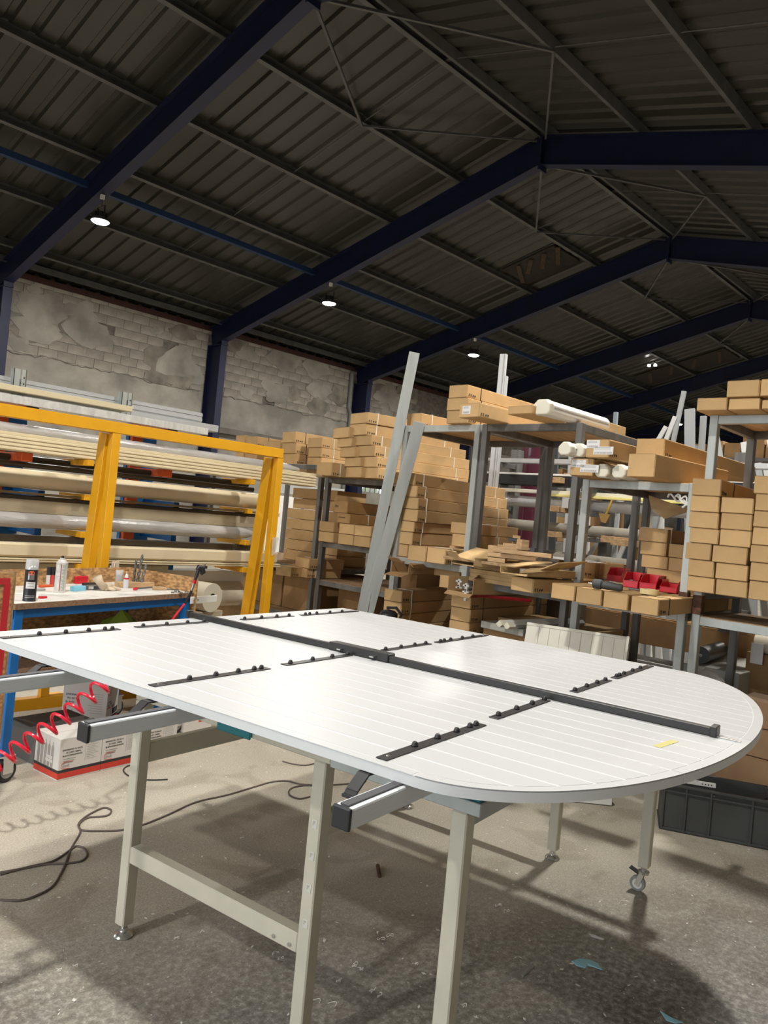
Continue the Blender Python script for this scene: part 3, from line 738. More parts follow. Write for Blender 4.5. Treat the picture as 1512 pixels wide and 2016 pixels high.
for k,(px,py,m_,l_,ln,hz) in enumerate(((75,1163,silver,'long silver marker lying left of the white aerosol can',0.09,0.012),(90,1156,orange,'orange handled tool lying behind the white aerosol can',0.1,0.016),(165,1150,redp,'red handled tool lying on black box at bench back',0.10,0.05),(176,1153,blackp,'black box of bits behind the light blue foam block',0.12,0.02))):
    p = at_z(px,py,BZ); 
    if k == 2: p = p+by_*0.03
    tag(B().box(-ln/2,ln/2,-0.012,0.012,0 if k != 2 else 0.0,hz).build(['marker_pen','hand_tool','hand_tool','bit_box'][k], m_, None, p, BA+rnd(-.1,.1), bev=0.004), l_, ['marker','tool','tool','box'][k])
e = bench_thing('bit_case', 'grey and white small parts case right of the light blue foam block', 'case', 182, 1160, BA)
B().box(-0.055,0.055,-0.02,0.02,0,0.026).build('case_body', mat('smoke_plastic',(0.12,0.13,0.14),0.3), e, bev=0.003); B().box(-0.05,-0.01,-0.0208,-0.02,0.004,0.022).build('case_label', paper, e)
# glove: a crumpled five-finger work glove
e = bench_thing('work_glove', 'crumpled beige work glove lying on the bench in front of the bottles', 'glove', 205, 1163, BA)
def blob_tube(pts, rs, n=10): return B().tube(pts, rs, n)
smooth_angle(blob_tube([(-0.01,0,0.012),(0.02,0.005,0.026),(0.05,0.01,0.024),(0.078,0.012,0.014)],[0.02,0.028,0.026,0.016]).build('glove_palm', glove, e), 3)
smooth_angle(blob_tube([(0.0,0,0.02),(-0.03,0.01,0.05),(-0.055,0.012,0.085)],[0.026,0.022,0.03]).build('glove_cuff', glove, e), 3)
for k,(dx,dy) in enumerate(((0.062,-0.022),(0.07,-0.006),(0.072,0.01),(0.064,0.026))):
    smooth_angle(blob_tube([(0.05,dy*0.7,0.022),(dx,dy,0.02),(dx+0.03,dy*1.5,0.010),(dx+0.042,dy*1.6,0.008)],[0.011,0.0105,0.009,0.005]).build('glove_finger', glove, e), 3)
smooth_angle(blob_tube([(0.015,-0.02,0.018),(0.03,-0.042,0.014),(0.042,-0.05,0.010)],[0.012,0.010,0.006]).build('glove_thumb', glove, e), 3)
e = bench_thing('tool_pot', 'small cardboard pot holding brushes and a paper bag, behind the glove', 'pot', 219, 1141, BA)
B().lathe([(0,0),(0.03,0),(0.032,0.06),(0.03,0.06),(0.028,0.006),(0,0.006)],18).build('pot_body', kraft, e)
for k,(dx,dy,h) in enumerate(((-0.012,0,0.10),(0.0,0.005,0.095),(0.01,-0.006,0.12))): B().tube([(dx*0.5,dy,0.006),(dx*1.6,dy,h)],0.004,8).build('brush', [white_pl,blackp,steel][k], e)
B().prism([(-0.01,-0.004),(0.055,-0.012),(0.06,0.012),(0.0,0.014)],0.062,0.13).build('paper_bag', glove, e, bev=0.006)
e = bench_thing('measuring_beaker', 'translucent beaker of dark liquid beside the nozzle bottle', 'beaker', 233, 1153, BA)
smooth_angle(B().lathe([(0,0),(0.022,0),(0.026,0.075),(0.026,0.105),(0.024,0.105),(0.024,0.075),(0.020,0.003),(0,0.003)],20).build('beaker_body', clear, e)); B().lathe([(0,0.003),(0.020,0.003),(0.0235,0.072),(0,0.072)],18).build('liquid', mat('grey_liquid',(0.13,0.14,0.17),0.3), e)
e = bench_thing('glue_bottle', 'white nozzle bottle with red band and printed label standing before the beaker', 'bottle', 247, 1158, BA)
smooth_angle(B().lathe([(0,0),(0.017,0),(0.017,0.065),(0.012,0.075),(0,0.075)],18).build('bottle_body', mat('pale_bottle',(0.62,0.64,0.68),0.35), e)); smooth_angle(B().lathe([(0,0.075),(0.011,0.075),(0.010,0.09),(0.004,0.094),(0.002,0.115),(0,0.115)],14).build('nozzle', white_pl, e)); B().lathe([(0.0172,0.06),(0.0175,0.066),(0.0172,0.07)],18).build('red_band', redp, e)
e = bench_thing('marker_pen', 'short red marker lying right of the nozzle bottle', 'marker', 267, 1162, BA+0.5)
B().cyl((-0.03,0,0.010),(0.02,0,0.010),0.010,10).build('pen_body', redp, e); B().cyl((0.02,0,0.010),(0.03,0,0.010),0.007,10).build('pen_tip', blackp, e)
e = bench_thing('file', 'file with a wooden handle lying along the bench front', 'tool', 300, 1162, BA-0.35)
smooth_angle(B().tube([(0,0,0.012),(0.02,0,0.014),(0.07,0,0.013),(0.10,0,0.010)],[0.010,0.013,0.012,0.008],10).build('handle', pine, e)); B().beam((0.10,0,0.008),(0.19,0.0,0.005),0.014,0.006).build('blade', galv_dark, e)
e = bench_thing('file', 'dark flat tool crossing behind the wooden handled file', 'tool', 282, 1159, BA+0.1)
B().box(-0.05,0.10,-0.008,0.008,0,0.01).build('blade', galv_dark, e, bev=0.002)
e = bench_thing('pliers', 'black and silver tool lying under the beaker at bench back', 'tool', 262, 1153, BA)
B().box(-0.06,0.05,-0.01,0.01,0,0.014).build('handle', blackp, e, bev=0.004)
# drill block
p = B0+bx_*1.18+by_*0.36
e = thing('drill_block', 'wooden block with long twist drills standing in its holes', 'drill stand', (p.x,p.y,BZ), BA-0.05)
B().box(-0.13,0.13,-0.05,0.05,0,0.034).build('wood_block', pine, e, bev=0.002)
def twist(h, r, lean, x, y, j=0):
    vs = []; n = 8; rings = []
    st = int(h/0.006)
    for i in range(st+1):
        z = 0.034+h*i/st-0.02; a0 = i*0.42; s = 1 if i < st-2 else (st-i)/2.5+0.1
        rings.append([(x+lean*(z-0.03)+r*s*(0.55+0.45*abs(math.cos(a-a0)))*math.cos(a), y+r*s*(0.55+0.45*abs(math.cos(a-a0)))*math.sin(a), z) for a in [2*PI*k/n for k in range(n)]])
    return B().ring(rings)
for k,(h,r,l_,x,y) in enumerate(((0.21,0.012,0.12,0.02,0.0),(0.17,0.011,0.05,0.01,0.026),(0.15,0.011,0.25,0.03,-0.026),(0.05,0.006,0,0.06,0.0),(0.045,0.005,0,0.085,0.01))):
    twist(h,r,l_,x,y).build('twist_drill', galv_dark if k < 3 else steel, e)
for k in range(7):
    p = at_z(343+k*5.5,1168+rnd(-2,1),BZ); q = tag(B().cyl((0,0,0.005),(0.02,0.006,0.005),0.005,8).build('drill_bit', steel if k%2 else galv_dark, None, p, rnd(0,3)), 'small bit in the row at the bench front right corner, %s from the left' % ordinal(k), 'drill bit', 'bits at the bench corner')
# air tool hanging on the side board, with red air hose
p = at_y(381,1150,4.47)
e = thing('air_tool', 'black pneumatic screwdriver with red ring hanging at the bench right front corner', 'tool', (0,0,0))
A1, A2, A3, A4 = at_y(391,1122,4.44), at_y(384,1142,4.44), at_y(377,1163,4.45), at_y(363,1189,4.46)
smooth_angle(B().tube([A1,A1.lerp(A2,.5),A2],[0.013,0.012,0.010],12).build('handle', blackp, e)); smooth_angle(B().tube([A2,A2.lerp(A3,.3)],[0.0125,0.0125],12).build('red_ring', redp, e)); smooth_angle(B().tube([A2.lerp(A3,.3),A3],[0.010,0.008],12).build('coupling', steel, e))
smooth_angle(B().tube([A1+Vector((-0.012,0,0.0)),A1+Vector((0.0,0,0.018)),A1+Vector((0.028,0.0,0.012)),A1+Vector((0.036,0,-0.016)),A1+Vector((0.022,0,-0.03))],[0.012,0.018,0.02,0.018,0.008],12).build('tool_head', blackm, e)); B().tube([A1+Vector((0.02,0,0.015)),A1+Vector((0.06,0,0.045))],0.003,6).build('hook', steel, e)
smooth_angle(B().tube([A3,A3.lerp(A4,.5)+Vector((0.004,0,0)),A4],0.009,10).build('hose_sleeve', blackp, e))
# coiled hose
pts = [A4, at_y(345,1212,4.3), at_y(330,1235,4.1)]
P0, P1 = at_y(212,1342,3.55), at_y(-8,1502,3.55)
P0b = P0+Vector((0.02,0.05,0.10))
turns = 8.3; n = int(turns*22); ax = (P1-P0).normalized(); s1 = Vector((0,0,1))-ax*ax.z; s1.normalize(); s2 = ax.cross(s1)
hp = pts + [at_y(290,1270,3.85), at_y(240,1305,3.65), P0b]
coil = []
for i in range(n+1):
    t = i/n; a = 2*PI*turns*t+1.4
    sag = -0.02*math.sin(PI*t)
    coil.append(P0.lerp(P1,t)+s1*(0.042*math.cos(a))+s2*(0.042*math.sin(a))+Vector((0,0,sag)))
hp += coil
o = B().tube(hp, 0.0075, 8).build('coiled_hose', hose, None); smooth_angle(o)
tag(o, 'red coiled air hose stretched from the workbench down to the left', 'hose')
# red boxes / goggles on the lower bench shelf
e = thing('safety_goggles', 'clear safety goggles with red straps on the lower bench shelf', 'goggles', at_z(22,1303,0.53)+Vector((0,0,0)), BA)
smooth_angle(B().lathe([(0,0.0),(0.05,0),(0.055,0.02),(0.04,0.055),(0,0.065)],14).build('lens', clear, e)); B().tube([(0.05,0,0.02),(0.09,0.02,0.05),(0.12,0.03,0.02),(0.1,0.0,0.006)],0.007,6).build('strap', redp, e)
tag(B().box(-0.35,0.35,-0.15,0.15,0,0.022).build('chipboard_offcut', ply, None, B0+bx_*0.5+by_*0.28+Vector((0,0,0.53)), BA), 'brown chipboard offcut lying on the lower bench shelf', 'board')
g = B(); 
for k in range(9):
    a = 2*PI*k/9; 
o = thing('green_cloth', 'bright green cloth bag lying under the bench top at the right', 'cloth', B0+bx_*1.05+by_*0.30+Vector((0,0,0.532)), BA)
bm = bmesh.new(); bmesh.ops.create_icosphere(bm, subdivisions=3, radius=1)
for v in bm.verts:
    v.co = Vector((v.co.x*0.24, v.co.y*0.16, max(0,v.co.z)*0.24*(1+0.5*mnoise.noise(v.co*2.3))))
me = bpy.data.meshes.new('cloth_heap'); bm.to_mesh(me); bm.free(); me.materials.append(greenb); put('cloth_heap', me, o)
# red edged OSB trolley panel at the far left
c0, c1 = at_y(29,1142,3.72), at_y(29,1142,3.72)
e = thing('panel_trolley', 'OSB trolley side with red painted edge at the left picture edge', 'trolley', (1.145,3.82,0), math.radians(8))
B().box(0,0.40,0,0.016,0.10,1.155).build('osb_side', osb, e)
B().box(-0.012,0.42,0.016,0.03,0.10,1.16).build('back_sheet', osb_edge, e)
b = B(); b.box(0.0,0.38,-0.004,0,1.10,1.13); b.box(0.352,0.384,-0.0045,-0.0005,0.14,1.10); b.build('red_edge', redpaint, e)
for x in (0.03,0.37): B().cyl((x,0.0,0.05),(x,0.03,0.05),0.05,18).build('wheel', rubber, e)
B().box(0.0,0.40,0.0,0.03,0.08,0.10).build('base_bar', redpaint, e)
# ------------------------------------------------------------------ white sealant boxes on the floor
def emfi(corner, yaw, w, d, h, label, gta=False):
    e = thing('sealant_box', label, 'box', corner, yaw, 'white sealant boxes on the floor')
    B().box(0,w,0,d,0.0,h).build('carton_body', boxwhite, e, bev=0.002)
    t = 0.0008
    for nm, m_, z0, z1 in (('black_band',boxblack,0.042,0.058),('red_band',boxred,0.010,0.042)):
        B().box(-t,w+t,-t,d+t,z0,z1).build(nm, m_, e)
    fr = (PI/2,0,0)
    def ft(s, size, x, z, m_=boxgrey, xs=1.0): text(s, size, m_, e, (x,-t,z), fr, 'lettering', thick=0.0003, xs=xs)
    def lt(s, size, y, z, m_=boxgrey, xs=1.0): text(s, size, m_, e, (-t,y,z), (PI/2,0,-PI/2), 'lettering', thick=0.0003, xs=xs)
    def logo(x, z, left):
        pts = [(0.075,0.035),(0.02,0.037),(0.006,0.028),(0.004,0.012),(0.012,0.002),(0.06,-0.002)]
        if not left: b = B().tube([(x+a,-t,z+c) for a,c in pts],0.0012,5)
        else: b = B().tube([(-t,x-a,z+c) for a,c in pts],0.0012,5)
        b.build('logo_bracket', boxred, e)
        (lt if left else ft)('Emfi', 0.024, (x-0.012) if left else x+0.012, z+0.008)
    if not gta:
        ft('EMFIMASTIC PU 40 FC',0.0125,0.018,0.160,ink,1.0); ft('25 CART. 300ML',0.0125,0.040,0.144,ink); ft('BLANC/WEISS/WHITE',0.0125,0.020,0.128,ink)
        for k in range(3): B().box(0.025,0.10-0.008*k,-t,-0.0002,0.113-k*0.011,0.117-k*0.011).build('fine_print', boxgrey, e)
        logo(0.012,0.062,False)
        b = B(); b.box(0.158,0.245,-t,-0.0002,0.196,0.198); b.box(0.158,0.160,-t,-0.0002,0.085,0.198)
        for k in range(11): b.box(0.168,0.24-rnd(0,0.03),-t,-0.0002,0.092+k*0.0095,0.0955+k*0.0095)
        b.build('fine_print', mat('pale_grey_print',(0.48,0.46,0.44),0.8), e)
        for k in range(5):   # cartridge silhouettes on the short sides
            y = 0.055+k*0.034
            B().add([(-t,y,0.055),(-t,y+0.024,0.055),(-t,y+0.024,0.17),(-t,y+0.015,0.184),(-t,y+0.015,0.20),(-t,y+0.009,0.20),(-t,y+0.009,0.184),(-t,y,0.17)],[tuple(range(7,-1,-1))]).build('cartridge_print', boxgrey, e, fix=False)
            B().add([(w+t,y,0.055),(w+t,y+0.024,0.055),(w+t,y+0.024,0.17),(w+t,y+0.012,0.2),(w+t,y,0.17)],[tuple(range(5))]).build('cartridge_print', boxgrey, e, fix=False)
        b = B(); b.box(-t*1.6,-t,0.06,0.13,0.085,0.10); b.box(-t*1.6,-t,0.065,0.125,0.104,0.120); b.build('sealed_joint_print', boxwhite, e)
    else:
        lt('EMFIMASTIC',0.02,d-0.02,0.20,ink); lt('PU 40 FC',0.02,d-0.03,0.175,ink); lt('BLANC',0.02,d-0.02,0.15,ink)
        logo(d-0.02,0.085,True)
        b = B()
        for k in range(9): b.box(-t,-0.0002,0.03,0.13-rnd(0,.03),0.09+k*0.016,0.094+k*0.016)
        b.build('fine_print', mat('pale_grey_print',(0.48,0.46,0.44),0.8), e)
        logo(0.012,0.21,False); ft('GTA',0.05,0.012,0.135,ink,0.8); B().box(0.012,0.075,-t,-0.0002,0.122,0.130).build('red_underline', boxred, e); ft('16A',0.03,0.095,0.115,ink)
        b = B(); x = 0.12
        while x < 0.22: wd = random.choice((0.002,0.004,0.006)); b.box(x,x+wd,-t,-0.0002,0.065,0.105); x += wd+random.choice((0.002,0.004))
        b.build('barcode', ink, e)
    B().box(0.002,w-0.002,d/2-0.001,d/2+0.001,h,h+0.0006).build('flap_seam', boxgrey, e)
by = math.radians(7.0)
q0 = Vector((1.949,4.078,0)); ex = Vector((math.cos(by),math.sin(by),0))
emfi(q0, by, 0.262, 0.24, 0.229, 'white sealant box with red and black bands, leftmost of the front row on the floor')
emfi(q0+ex*0.266, by, 0.262, 0.24, 0.229, 'white sealant box with red and black bands, middle of the front row')
emfi(q0+ex*0.532, by, 0.262, 0.24, 0.229, 'white sealant box with cartridge print, rightmost of the front row')
emfi(Vector((2.62,4.86,0)), math.radians(44), 0.232, 0.30, 0.315, 'taller white sealant box marked GTA standing behind the front row', True)
tag(B().box(-0.19,0.19,-0.15,0.15,0,0.20).build('grey_carton', mat('dark_grey_card',(0.10,0.095,0.088),0.85), None, (2.12,4.56,0), by, bev=0.004), 'dark grey box directly behind the leftmost sealant box', 'box')
e = thing('white_carton', 'white box with a red mark on the floor beyond the table stretcher', 'box', (3.10,4.62,0), 0.1)
B().box(-0.10,0.14,-0.1,0.14,0,0.20).build('carton_body', boxwhite, e, bev=0.003); B().box(0.02,0.05,-0.1012,-0.1,0.06,0.16).build('red_mark', boxred, e)
tag(B().box(-0.07,0.07,-0.1,0.1,0,0.22).build('blue_crate', blue, None, (2.92,4.78,0), 0.1, bev=0.006), 'small blue crate behind the row of white sealant boxes', 'crate')
# ================================================================== YELLOW PROFILE RACK
YR = 5.25
rail_top = at_y(0,793,YR).z; rail_bot = at_y(0,818,YR).z
xe = at_y(559,890,YR).x
rack = thing('profile_rack', 'yellow steel rack holding long cream profiles along the left side', 'rack', (2.7,YR,0))
RO = Vector((2.7,YR,0))
def rb(b, name, m, bev=0.003, parent=None): return b.build(name, m, parent or rack, (0,0,0) if parent else -RO, bev=bev)
rb(B().box(0.2,xe,YR,YR+0.07,rail_bot,rail_top), 'top_rail', yellow)
for px1, py1 in ((240,845),(560,895),(-265,760)):
    x1 = at_y(px1,py1,YR).x
    rb(B().box(x1-0.062,x1,YR+0.002,YR+0.068,0.01,rail_bot-0.001), 'post', yellow)
    # inclined rear leg, spreading away from the post towards the floor
    rb(B().beam((x1-0.05,YR+0.125,rail_bot-0.002),(x1-0.05,YR+0.30,0.02),0.06,0.11,(0,1,0)), 'inclined_leg', yellow)
    rb(B().box(x1-0.08,x1+0.02,YR+0.0,YR+0.62,0.0,0.008), 'base_plate', yellow)
    for yq,Yq in ((913,5.66),(979,5.66),(1050,5.66),(1111,5.66)):
        zz = at_y(240,yq,Yq).z-0.002; rb(B().box(x1-0.056,x1-0.006,YR+0.36,YR+0.80,zz-0.045,zz), 'arm', yellow)
for z0 in (0.10,0.34): rb(B().box(0.2,xe-0.1,YR+0.02,YR+0.09,z0-0.04,z0+0.04), 'base_rail', yellow)
for x in (1.2,1.95,2.35,3.2): rb(B().box(x,x+0.06,YR+0.03,YR+0.08,0.14,0.30), 'base_stub', yellow)
# orange and blue cantilever stands behind the yellow frame
can = thing('cantilever_stand', 'orange cantilever stand with arms carrying the profiles, behind the yellow rack', 'rack', (2.35,6.25,0))
for k,x in enumerate((2.28,3.42)):
    p = B().box(x-2.35-0.05,x-2.35+0.05,0,0.10,0,2.22).build('upright', orange, can, bev=0.003)
    for z in (at_y(240,828,5.66).z-0.003,at_y(240,913,5.66).z-0.003): B().box(x-2.35-0.04,x-2.35+0.04,-0.54,0.0,z-0.06,z).build('arm', orange, can, bev=0.002)
    for z in (at_y(240,979,5.66).z-0.003,at_y(240,1050,5.66).z-0.003,at_y(240,1111,5.66).z-0.003): B().box(x-2.35+0.16-0.025,x-2.35+0.16+0.025,-0.46,0.05,z-0.05,z).build('blue_arm', blue, can, bev=0.002)
    for yy in (-0.56,): B().box(x-2.35-0.041,x-2.35+0.041,yy,yy+0.02,at_y(240,828,5.66).z-0.064,at_y(240,828,5.66).z-0.002).build('arm_tip', blackp, can)
    B().box(x-2.35-0.06,x-2.35+0.21,0.05,0.10,0,2.2).build('back_plate', blue, can)
def zz(y, Y, x=240): return at_y(x,y,Y).z
def prof(name, label, m, Yf, dep, xref, yt, yb, xend, cat='profile', shape='box', x0=0.9, group=None, wob=0.0, ribs=0, bev=0.004):
    z1, z0 = zz(yt,Yf,xref), zz(yb,Yf,xref); x1 = at_y(xend,(yt+yb)/2+ (xend-xref)*0.14, Yf).x
    o = thing(name, label, cat, ((x0+x1)/2,Yf,z0), 0, group); L = (x1-x0)/2; h = z1-z0
    if shape == 'box':
        B().box(-L,L,0,dep,0,h).build('profile_body', m, o, bev=bev)
        for k in range(ribs):
            zr = h*(k+0.5)/ribs; B().box(-L+0.002,L-0.001,-0.006,0,zr-h/ribs*0.28,zr+h/ribs*0.28).build('profile_lip', m, o, bev=0.002)
    else:
        n = 40; pts = []; rs = []
        for i in range(n+1):
            x = -L+2*L*i/n; w_ = wob*mnoise.noise(Vector((x*1.5,z0*9,0)))
            pts.append((x,h/2,h/2+w_)); r = h/2*(1+0.10*wob*20*mnoise.noise(Vector((x*5,1,z0)))) 
            if wob and i > n-2: r *= 0.75 if i == n-1 else 0.35
            rs.append(r)
        smooth_angle(B().tube(pts, rs, 18).build('roll_body', m, o))
    return o
prof('aluminium_channel','pale aluminium channel standing highest above the yellow rack',silver,6.01,0.05,233,782,803,399,ribs=2)
prof('aluminium_profile','flat silver profile just under the highest channel',silver,5.96,0.16,233,803,818,431,x0=0.9)
prof('wrapped_profile','cream profile in shiny film lying directly above the yellow top rail',wrapw,5.68,0.25,233,813,828,411)
prof('ivory_channel','cream strip profile above the wrapped bundle on the upper left',cream_darker,5.70,0.2,60,764,776,262,x0=0.9)
for k,px in enumerate((40,250)):
    p = at_y(px,727+k*46,5.96); zb_ = at_y(240,828,5.66).z
    e = thing('strut_channel', ['perforated galvanised upright at the far left above the rack','perforated galvanised upright above the yellow post'][k], 'post', (p.x,5.95,zb_))
    h = p.z-zb_; b = B(); b.box(-0.045,-0.041,0,0.06,0,h); b.box(-0.045,0.0,0.0,0.004,0,h); b.box(0.012,0.045,0.0,0.004,0,h); b.box(0.041,0.045,0,0.06,0,h); b.build('channel', galv, e)
    for q in range(6): B().cyl((0.03,-0.0008,h-0.06-q*0.045),(0.03,0.0005,h-0.06-q*0.045),0.006,8).build('slot', blackp, e)
    B().box(-0.045,0.0,0.03,0.034,0,h).build('inner_web', galv_dark, e)
prof('wrapped_roll','long grey roll in stretch film below the yellow top rail',wrap,5.76,0.1,240,864,886,594,'roll','round',wob=0.006)
o = prof('slat_bundle','bundle of cream slats with stepped edges under the grey roll',cream,5.66,0.2,240,886,913,622,'profile bundle',ribs=4)
prof('slat_bundle','long thin ivory slats sticking out farthest at the right end of the rack',cream_darker,5.73,0.13,240,880,886.5,640,'profile bundle')
prof('brown_pipe','dark brown pipe between the slat bundle and the thick cream roll',brownpipe,5.78,0.06,240,931,941,500,'pipe','round')
prof('brown_pipe','second dark brown pipe behind the upper arms',brownpipe,5.90,0.06,240,919,931,490,'pipe','round')
prof('cream_roll','thick cream wrapped roll in the middle of the rack',cream,5.66,0.2,240,943,979,516,'roll','round')
prof('flat_bar','khaki flat bar just below the thick cream roll',khaki,5.66,0.15,240,985,989,512,'bar')
prof('flat_bar','dark brown flat bar stacked under the khaki bar',brownpipe,5.68,0.15,240,991,998,512,'bar')
prof('tan_profile','tan film wrapped box profile on top of the sagging grey roll',tan,5.68,0.16,240,998,1022,508,'profile')
prof('wrapped_roll','sagging shiny grey plastic wrapped roll in the lower middle of the rack',wrap,5.64,0.12,240,1022,1050,505,'roll','round',wob=0.012)
prof('dark_bar','dark brown bar above the lowest cream box profile',brownpipe,5.70,0.1,240,1062,1073,500,'bar')
prof('cream_profile','cream box profile with rounded ends, lowest clear one on the rack',cream,5.62,0.2,240,1076,1102,545,'profile',bev=0.015)
prof('ivory_channel','ivory stepped channel directly under the lowest cream box profile',cream_darker,5.63,0.2,240,1103,1111,548,'profile',ribs=2)
prof('wrapped_profile','pale translucent wrapped profile at bench board height',mat('pale_green_wrap',(0.52,0.50,0.36),0.3,coat=0.3),5.68,0.2,240,1112,1134,330,'profile')
prof('white_profile','white profile stack behind the bench at its right end',white_pl,5.88,0.2,400,1124,1146,478,'profile',x0=2.9)
prof('cream_roll','pale beige roll lying low behind the bench at its right end',mat('beige_paper',(0.60,0.54,0.42),0.6),5.78,0.2,400,1146,1197,480,'roll','round',x0=2.7)
# large paper roll, end facing out
p = at_y(418,1177,4.86)
e = thing('paper_roll', 'large beige paper roll, its round end facing out, right of the bench', 'roll', (p.x,4.86,p.z), 0.25)
pr = 0.108
smooth_angle(B().cyl((0,0,0),(0,0.30,0),pr,32).build('paper_body', mat('beige_paper',(0.60,0.54,0.42),0.6), e)); B().cyl((0,-0.002,0),(0,0.01,0),0.032,20).build('core_hole', blackp, e)
tag(B().box(-0.13,0.17,0.03,0.33,0,p.z-pr).build('beige_carton', mat('beige_card',(0.52,0.43,0.31),0.8), None, (p.x,4.86,0), 0.25, bev=0.004), 'tall beige carton standing under the big paper roll', 'box')
tag(B().add([(0,0,0),(0.05,0,0),(0.045,0.02,-0.13),(0.012,0.02,-0.16),(0,0.02,0),(0.05,0.02,0),(0.045,0.03,-0.13),(0.012,0.03,-0.16)],[(0,1,2,3),(7,6,5,4),(0,4,5,1),(1,5,6,2),(2,6,7,3),(3,7,4,0)]).build('film_scrap', clearbag, None, at_y(540,1058,5.22)), 'torn strip of clear film hanging beside the right yellow post', 'film')
# ------------------------------------------------------------------ far wall things seen between the racks
e = thing('sliding_panel', 'white panelled screen with blue frame near the grey wall', 'panel', (12.2,14.0,0))
B().box(-1.3,1.1,0,0.05,0.3,1.86).build('white_sheet', white_pl, e)
for x in (-1.3,-0.22,1.04): B().box(x,x+0.07,-0.02,0,0.25,1.9).build('blue_stile', blue, e)
B().box(-0.22,1.1,-0.02,0,1.83,1.90).build('blue_rail', blue, e); B().box(-1.3,1.1,-0.03,0.05,1.90,2.16).build('grey_header', silver, e)
for x in (-0.9,-0.5,0.2,0.7): B().box(x,x+0.05,-0.004,0,1.35,1.43).build('small_print', boxgrey, e)
for x in (-1.25,1.0): B().box(x,x+0.05,0,0.05,0,0.3).build('foot', blue, e)
# ================================================================== STEEL RACKS
XF = 4.8
def steel_rack(name, label, x0, x1, yl, yr, shelves, m=galv_dark, ps=0.05, boards=(), rusty=(), low=()):
    e = thing('shelf_rack', label, 'rack', (x0,yl,0), 0, 'steel racks full of cartons')
    w_ = yl-yr; d = x1-x0; top = shelves[-1]
    for x in (0,d-ps):
        for y in (0,-w_+ps):
            B().box(x,x+ps,y-ps,y,0,top-0.0).build('post', m if x == 0 else galv_dark, e, bev=0.003)
    for z in list(shelves)+list(low):
        for x in (0,d-ps): B().box(x+0.004,x+ps-0.004,-w_+ps,-ps,z-0.055,z-0.004).build('cross_beam', m if x == 0 else galv_dark, e, bev=0.002)
        for y in (-ps,-w_): B().box(ps,d-ps,y+0.004,y+ps-0.004,z-0.055,z-0.004).build('side_beam', galv_dark, e, bev=0.002)
        if z in boards: B().box(0.01,d-0.01,-w_+0.005,-0.005,z-0.004,z).build('shelf_board', pine if z > 1.5 else osb_edge, e)
    for (x,y,z) in rusty: B().box(x-0.003,x+ps+0.003,y-ps-0.003,y+0.003,z-0.06,z+0.06).build('rusty_sleeve', rust, e, bev=0.004)
    return e
# shelf heights read off the photograph
zA = at_x(880,836,XF).z; zA2 = at_x(803.5,1098,XF).z
rowX = 4.36
ROWC = ((1085.8,1134.8,1146.8),(1135.4,1187.5,1156),(1188.5,1240,1162.5),(1243,1300.5,1170.5))
zrt = sum(at_x(r_[0],r_[2],rowX-0.03*k).z for k, r_ in enumerate(ROWC))/4      # top of the carton row under the red bins
zD = at_x(1200,945,XF).z; zD2 = zrt-0.1
zC = at_x(1400,817,XF).z; zC2 = at_x(1390,1167,XF).z
zAl = at_x(760,1240,XF).z
zE = at_x(700,942,5.3).z; zE2 = at_x(650,1068,5.3).z; zE3 = at_x(640,1143,5.3).z
zF = at_x(560,912,5.3).z
zC3 = at_x(1390,1215,XF).z
steel_rack('', 'raw steel rack with cartons piled on top, behind the leaning aluminium bars', XF, XF+1.0, 4.40, 3.605, (0.55,zA2,zA), boards=(zA,zA2,0.55), m=galv)
steel_rack('', 'raw steel rack beside the wood offcuts, its corner post in the middle of the photo', XF, XF+1.0, 3.585, 2.73, (0.55,zD2,zA), boards=(zA,zD2,0.55))
steel_rack('', 'lower galvanised rack with the labelled cartons and white caps on top', XF, XF+1.0, 2.69, 1.905, (zD2,zD), boards=(zD,zD2), m=galv, rusty=((0,-0.735,at_x(1350,1185,XF).z),), low=())
steel_rack('', 'galvanised rack at the right edge holding the tall carton stack', XF, XF+0.72, 1.865, 0.55, (zC3,zC), boards=(zC,zC3), m=galv, rusty=((0,0,at_x(1368,1190,XF).z),))
steel_rack('', 'steel rack half hidden behind the right yellow post, with two leaning carton columns', 5.3, 6.5, 5.86, 4.75, (0.5,zE3,zE2,zE), boards=(zE,zE2,zE3,0.5), m=galv_dark)
steel_rack('', 'steel rack behind the yellow rack with black strapped cartons on top', 5.3, 6.5, 7.9, 5.92, (0.5,1.0,zF), boards=(zF,1.0,0.5), m=galv_dark)

